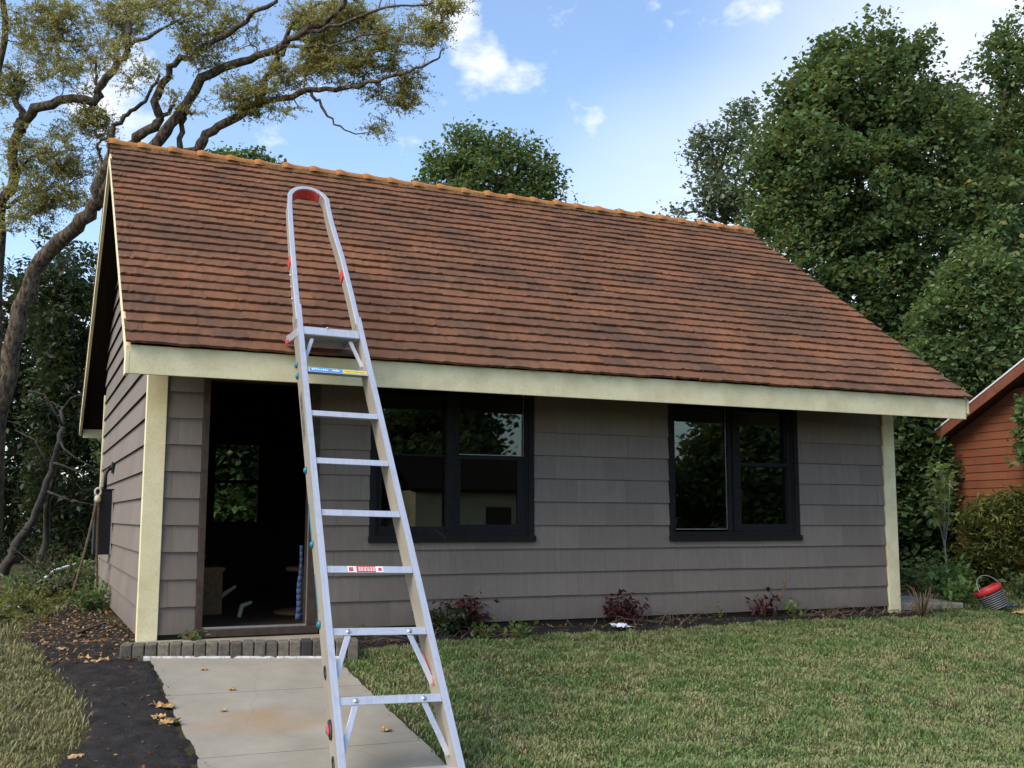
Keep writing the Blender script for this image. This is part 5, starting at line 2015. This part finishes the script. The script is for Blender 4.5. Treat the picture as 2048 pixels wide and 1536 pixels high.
# tilted bucket
bk = empty('ribbed_bucket', (10.50, -.24, float(gz(10.5, -.24)) + .035))
tag(bk, 'tilted black ribbed bucket with bright red rim and wire handle', 'bucket')
prof = [(0.0, .0), (.15, 0)]
for i in range(8):
    z = .012 + i * .031
    rr_ = .15 + .032 * (i / 7)
    prof += [(rr_, z), (rr_ + .009, z + .006), (rr_ + .009, z + .016), (rr_, z + .022)]
mb = MB()
mb.lathe(prof, n=30)
mb.build('body', M['black_plastic'], bk, True)
for i in range(8):
    z = .012 + i * .031 + .011
    rr_ = .15 + .032 * (i / 7) + .0095
    mb = MB().lathe([(rr_ - .002, z - .004), (rr_ + .001, z - .003), (rr_ + .001, z + .003), (rr_ - .002, z + .004)], n=30)
    mb.build('rib', M['grey_rib'], bk, True)
MB().lathe([(.180, .262), (.196, .264), (.204, .30), (.206, .345), (.198, .352), (.188, .345), (.176, .27)], n=30).build('rim', M['red_plastic'], bk, True)
pts = [(.20 * math.cos(a), .20 * math.sin(a) * .25 - .05, .33 + .21 * math.sin(a)) for a in np.linspace(0, math.pi, 18)]
MB().tube(pts, .006, 6).build('handle', M['grey_rib'], bk, True)
bk.rotation_euler = (R(-17), R(-20), 0)
bk.scale = (.88, .88, .84)
p = on_ground(2035, 1232)
crumple('rag', 'pale blue rag on the ground right of the tilted bucket', (p[0] - .05, p[1] + .05, p[2] + .10), .14, 'blue_cloth', 'rag')
crumple('dry_leaf', 'orange leaf on the ground right of the tilted bucket', (p[0], p[1] - .02, p[2] + .03), .15, 'dry_leaf', 'leaf')

# ------------------------------------------------------------------ red-brown cabin
DW = np.array([0.071, 0.9975, 0.0])         # along the gable wall, away from the viewer
DN = np.array([0.9975, -0.071, 0.0])        # into the cabin
P1 = np.array([14.026, 4.221, 0.0])
cab = empty('cabin', (P1[0], P1[1], -.1))
tag(cab, 'red-brown board cabin at the right edge with white roof edge', 'cabin')
cb = np.array([P1[0], P1[1], -.1])


def cw(s, off, z):
    """s metres along the wall from the back corner towards the viewer, off metres into the cabin"""
    q = P1 - DW * s + DN * off
    return (q[0] - cb[0], q[1] - cb[1], z - cb[2])


slope = (3.504 - 2.323) / (2.2477 + .2065)
NB = 24
bh = 0.136
HW = 3.4
for i in range(NB):
    za = 0.0 + i * bh
    zb = za + bh - .004

    def lim(z):
        a = max(.03, (z - (2.323 - .12)) / slope - .2065 + .06)
        return a, 2 * HW - a
    a0, c0 = lim(za)
    a1, c1 = lim(zb)
    if c1 - a1 < .2:
        break
    segs = [0, 1.1 + .7 * (i % 3), 3.4 + .6 * ((i * 2) % 3), 6.9]
    for sa, sb in zip(segs[:-1], segs[1:]):
        A0, C0, A1, C1 = max(sa, a0), min(sb, c0), max(sa, a1), min(sb, c1)
        if C0 - A0 < .05 or C1 - A1 < .02:
            continue
        MB().hexa([cw(A0 + .002, -.022, za), cw(C0 - .002, -.022, za), cw(C0 - .002, .0, za), cw(A0 + .002, .0, za),
                   cw(A1 + .002, -.010, zb), cw(C1 - .002, -.010, zb), cw(C1 - .002, .0, zb), cw(A1 + .002, .0, zb)]).build('board', M['cabin_board'], cab)
mb = MB()
for s0, s1, f in ((0, HW, 1), (HW, 2 * HW, -1)):
    z0 = 2.10
    zr_ = z0 + slope * HW - .05
    za, zb = (z0, zr_) if f > 0 else (zr_, z0)
    mb.hexa([cw(s0, .002, -.3), cw(s1, .002, -.3), cw(s1, 5, -.3), cw(s0, 5, -.3), cw(s0, .002, za), cw(s1, .002, zb), cw(s1, 5, zb), cw(s0, 5, za)])
mb.build('wall_core', M['cabin_trim'], cab)
OV = .35


def rake(o0, o1, dz0, dz1, name, mat, s_lo=-.2065, s_hi=HW):
    mb = MB()
    for mir in (0, 1):
        def q(s, o, z):
            return cw(2 * HW - s if mir else s, o, z)
        zl, zh = 2.323 + slope * (s_lo + .2065), 2.323 + slope * (s_hi + .2065)
        pts = [q(s_lo, o0, zl + dz0), q(s_hi, o0, zh + dz0), q(s_hi, o1, zh + dz0), q(s_lo, o1, zl + dz0),
               q(s_lo, o0, zl + dz1), q(s_hi, o0, zh + dz1), q(s_hi, o1, zh + dz1), q(s_lo, o1, zl + dz1)]
        mb.hexa(pts)
    mb.build(name, M[mat], cab)


rake(-OV, -OV + .04, -.21, -.03, 'barge_board', 'cabin_trim')
rake(-OV - .012, -OV + .06, -.028, .0, 'drip_edge', 'drip_edge', s_lo=-.23)
rake(-OV + .0605, 5.2, -.028, .004, 'roof', 'grey_shingle', s_lo=-.23)
rake(-OV + .041, 5.1, -.10, -.03, 'roof_deck', 'cabin_trim')
MB().hexa([cw(.30, -OV + .042, 1.96), cw(-.18, -OV + .042, 1.96), cw(-.18, -.03, 1.96), cw(.30, -.03, 1.96),
           cw(.30, -OV + .042, 2.2), cw(-.18, -OV + .042, 2.2), cw(-.18, -.03, 2.2), cw(.30, -.03, 2.2)]).build('eave_box', M['cabin_trim'], cab)

for lb, x, y in (('dim green bush outside the back window, seen through the doorway', 2.6, 10.6),):
    tree('back_garden_bush', lb, (x, y, -.1), [((x, y, 1.2), (1.9, .9, 1.4)), ((x - .9, y, 2.6), (1.3, .9, 1.2)), ((x + 1.0, y, 2.4), (1.3, .9, 1.3))], 420, 90, .14, .7, 'leaf_hedge', .24, .08, cat='bush', ntwig=30, shell=.2)

# ------------------------------------------------------------------ trees behind the viewer, mirrored in the panes
mh = empty('pale_house', (13.6, -24, -.65))
tag(mh, 'pale clapboard house across the lawn, mirrored in the right sash of the first window', 'house')
for i in range(16):
    za = i * .17
    for xa, xb in ((-2.6, -.05), (.95, 2.6)) if za < 2.1 else ((-2.6, 2.6),):
        MB().hexa([(xa, -.02, za), (xb, -.02, za), (xb, .03, za), (xa, .03, za), (xa, -.02, za + .165), (xb, -.02, za + .165), (xb, .012, za + .165), (xa, .012, za + .165)]).build('board', M['trim'], mh)
MB().box(-2.6, 2.6, -4, -.025, -.3, 2.7).build('wall_core', M['trim'], mh)
MB().box(-.04, .94, -.02, .0, 0, 2.13).build('door', M['door_wood'], mh)
mb = MB()
for sgn in (-1, 1):
    ya, yb = (.45, -2.0) if sgn > 0 else (-2.0, -4.45)
    za, zb = (2.62, 3.9) if sgn > 0 else (3.9, 2.62)
    mb.hexa([(-2.9, yb, zb), (2.9, yb, zb), (2.9, ya, za), (-2.9, ya, za), (-2.9, yb, zb + .12), (2.9, yb, zb + .12), (2.9, ya, za + .12), (-2.9, ya, za + .12)])
mb.build('roof', M['soffit'], mh)
src = None
for i, (x, y, s_) in enumerate(((7.5, -28, 1.0), (14.5, -32, 1.2), (20.5, -28, .95), (27, -27, 1.05), (3, -30, 1.0), (34, -26, 1.1))):
    if src is None:
        src = tree('garden_tree', 'leafy tree across the lawn mirrored in the window panes', (x, y, -.7),
                   [((x, y, 3.0), (2.8, 2.4, 2.2)), ((x - 1.8, y, 1.6), (1.8, 1.6, 1.8)), ((x + 1.9, y + .3, 2.0), (1.9, 1.6, 2.0)), ((x + .3, y, 4.8), (1.8, 1.7, 1.4))],
                   420, 60, .24, .8, 'leaf_green', .40, .2, ntwig=40, group='trees mirrored in the panes')
    else:
        c_ = src.copy()
        COL.objects.link(c_)
        c_.location = (x, y, -.7)
        c_.rotation_euler = (0, 0, i * 1.3)
        c_.scale = (s_, s_, s_)
        for ch in src.children:
            q = ch.copy()
            COL.objects.link(q)
            q.parent = c_
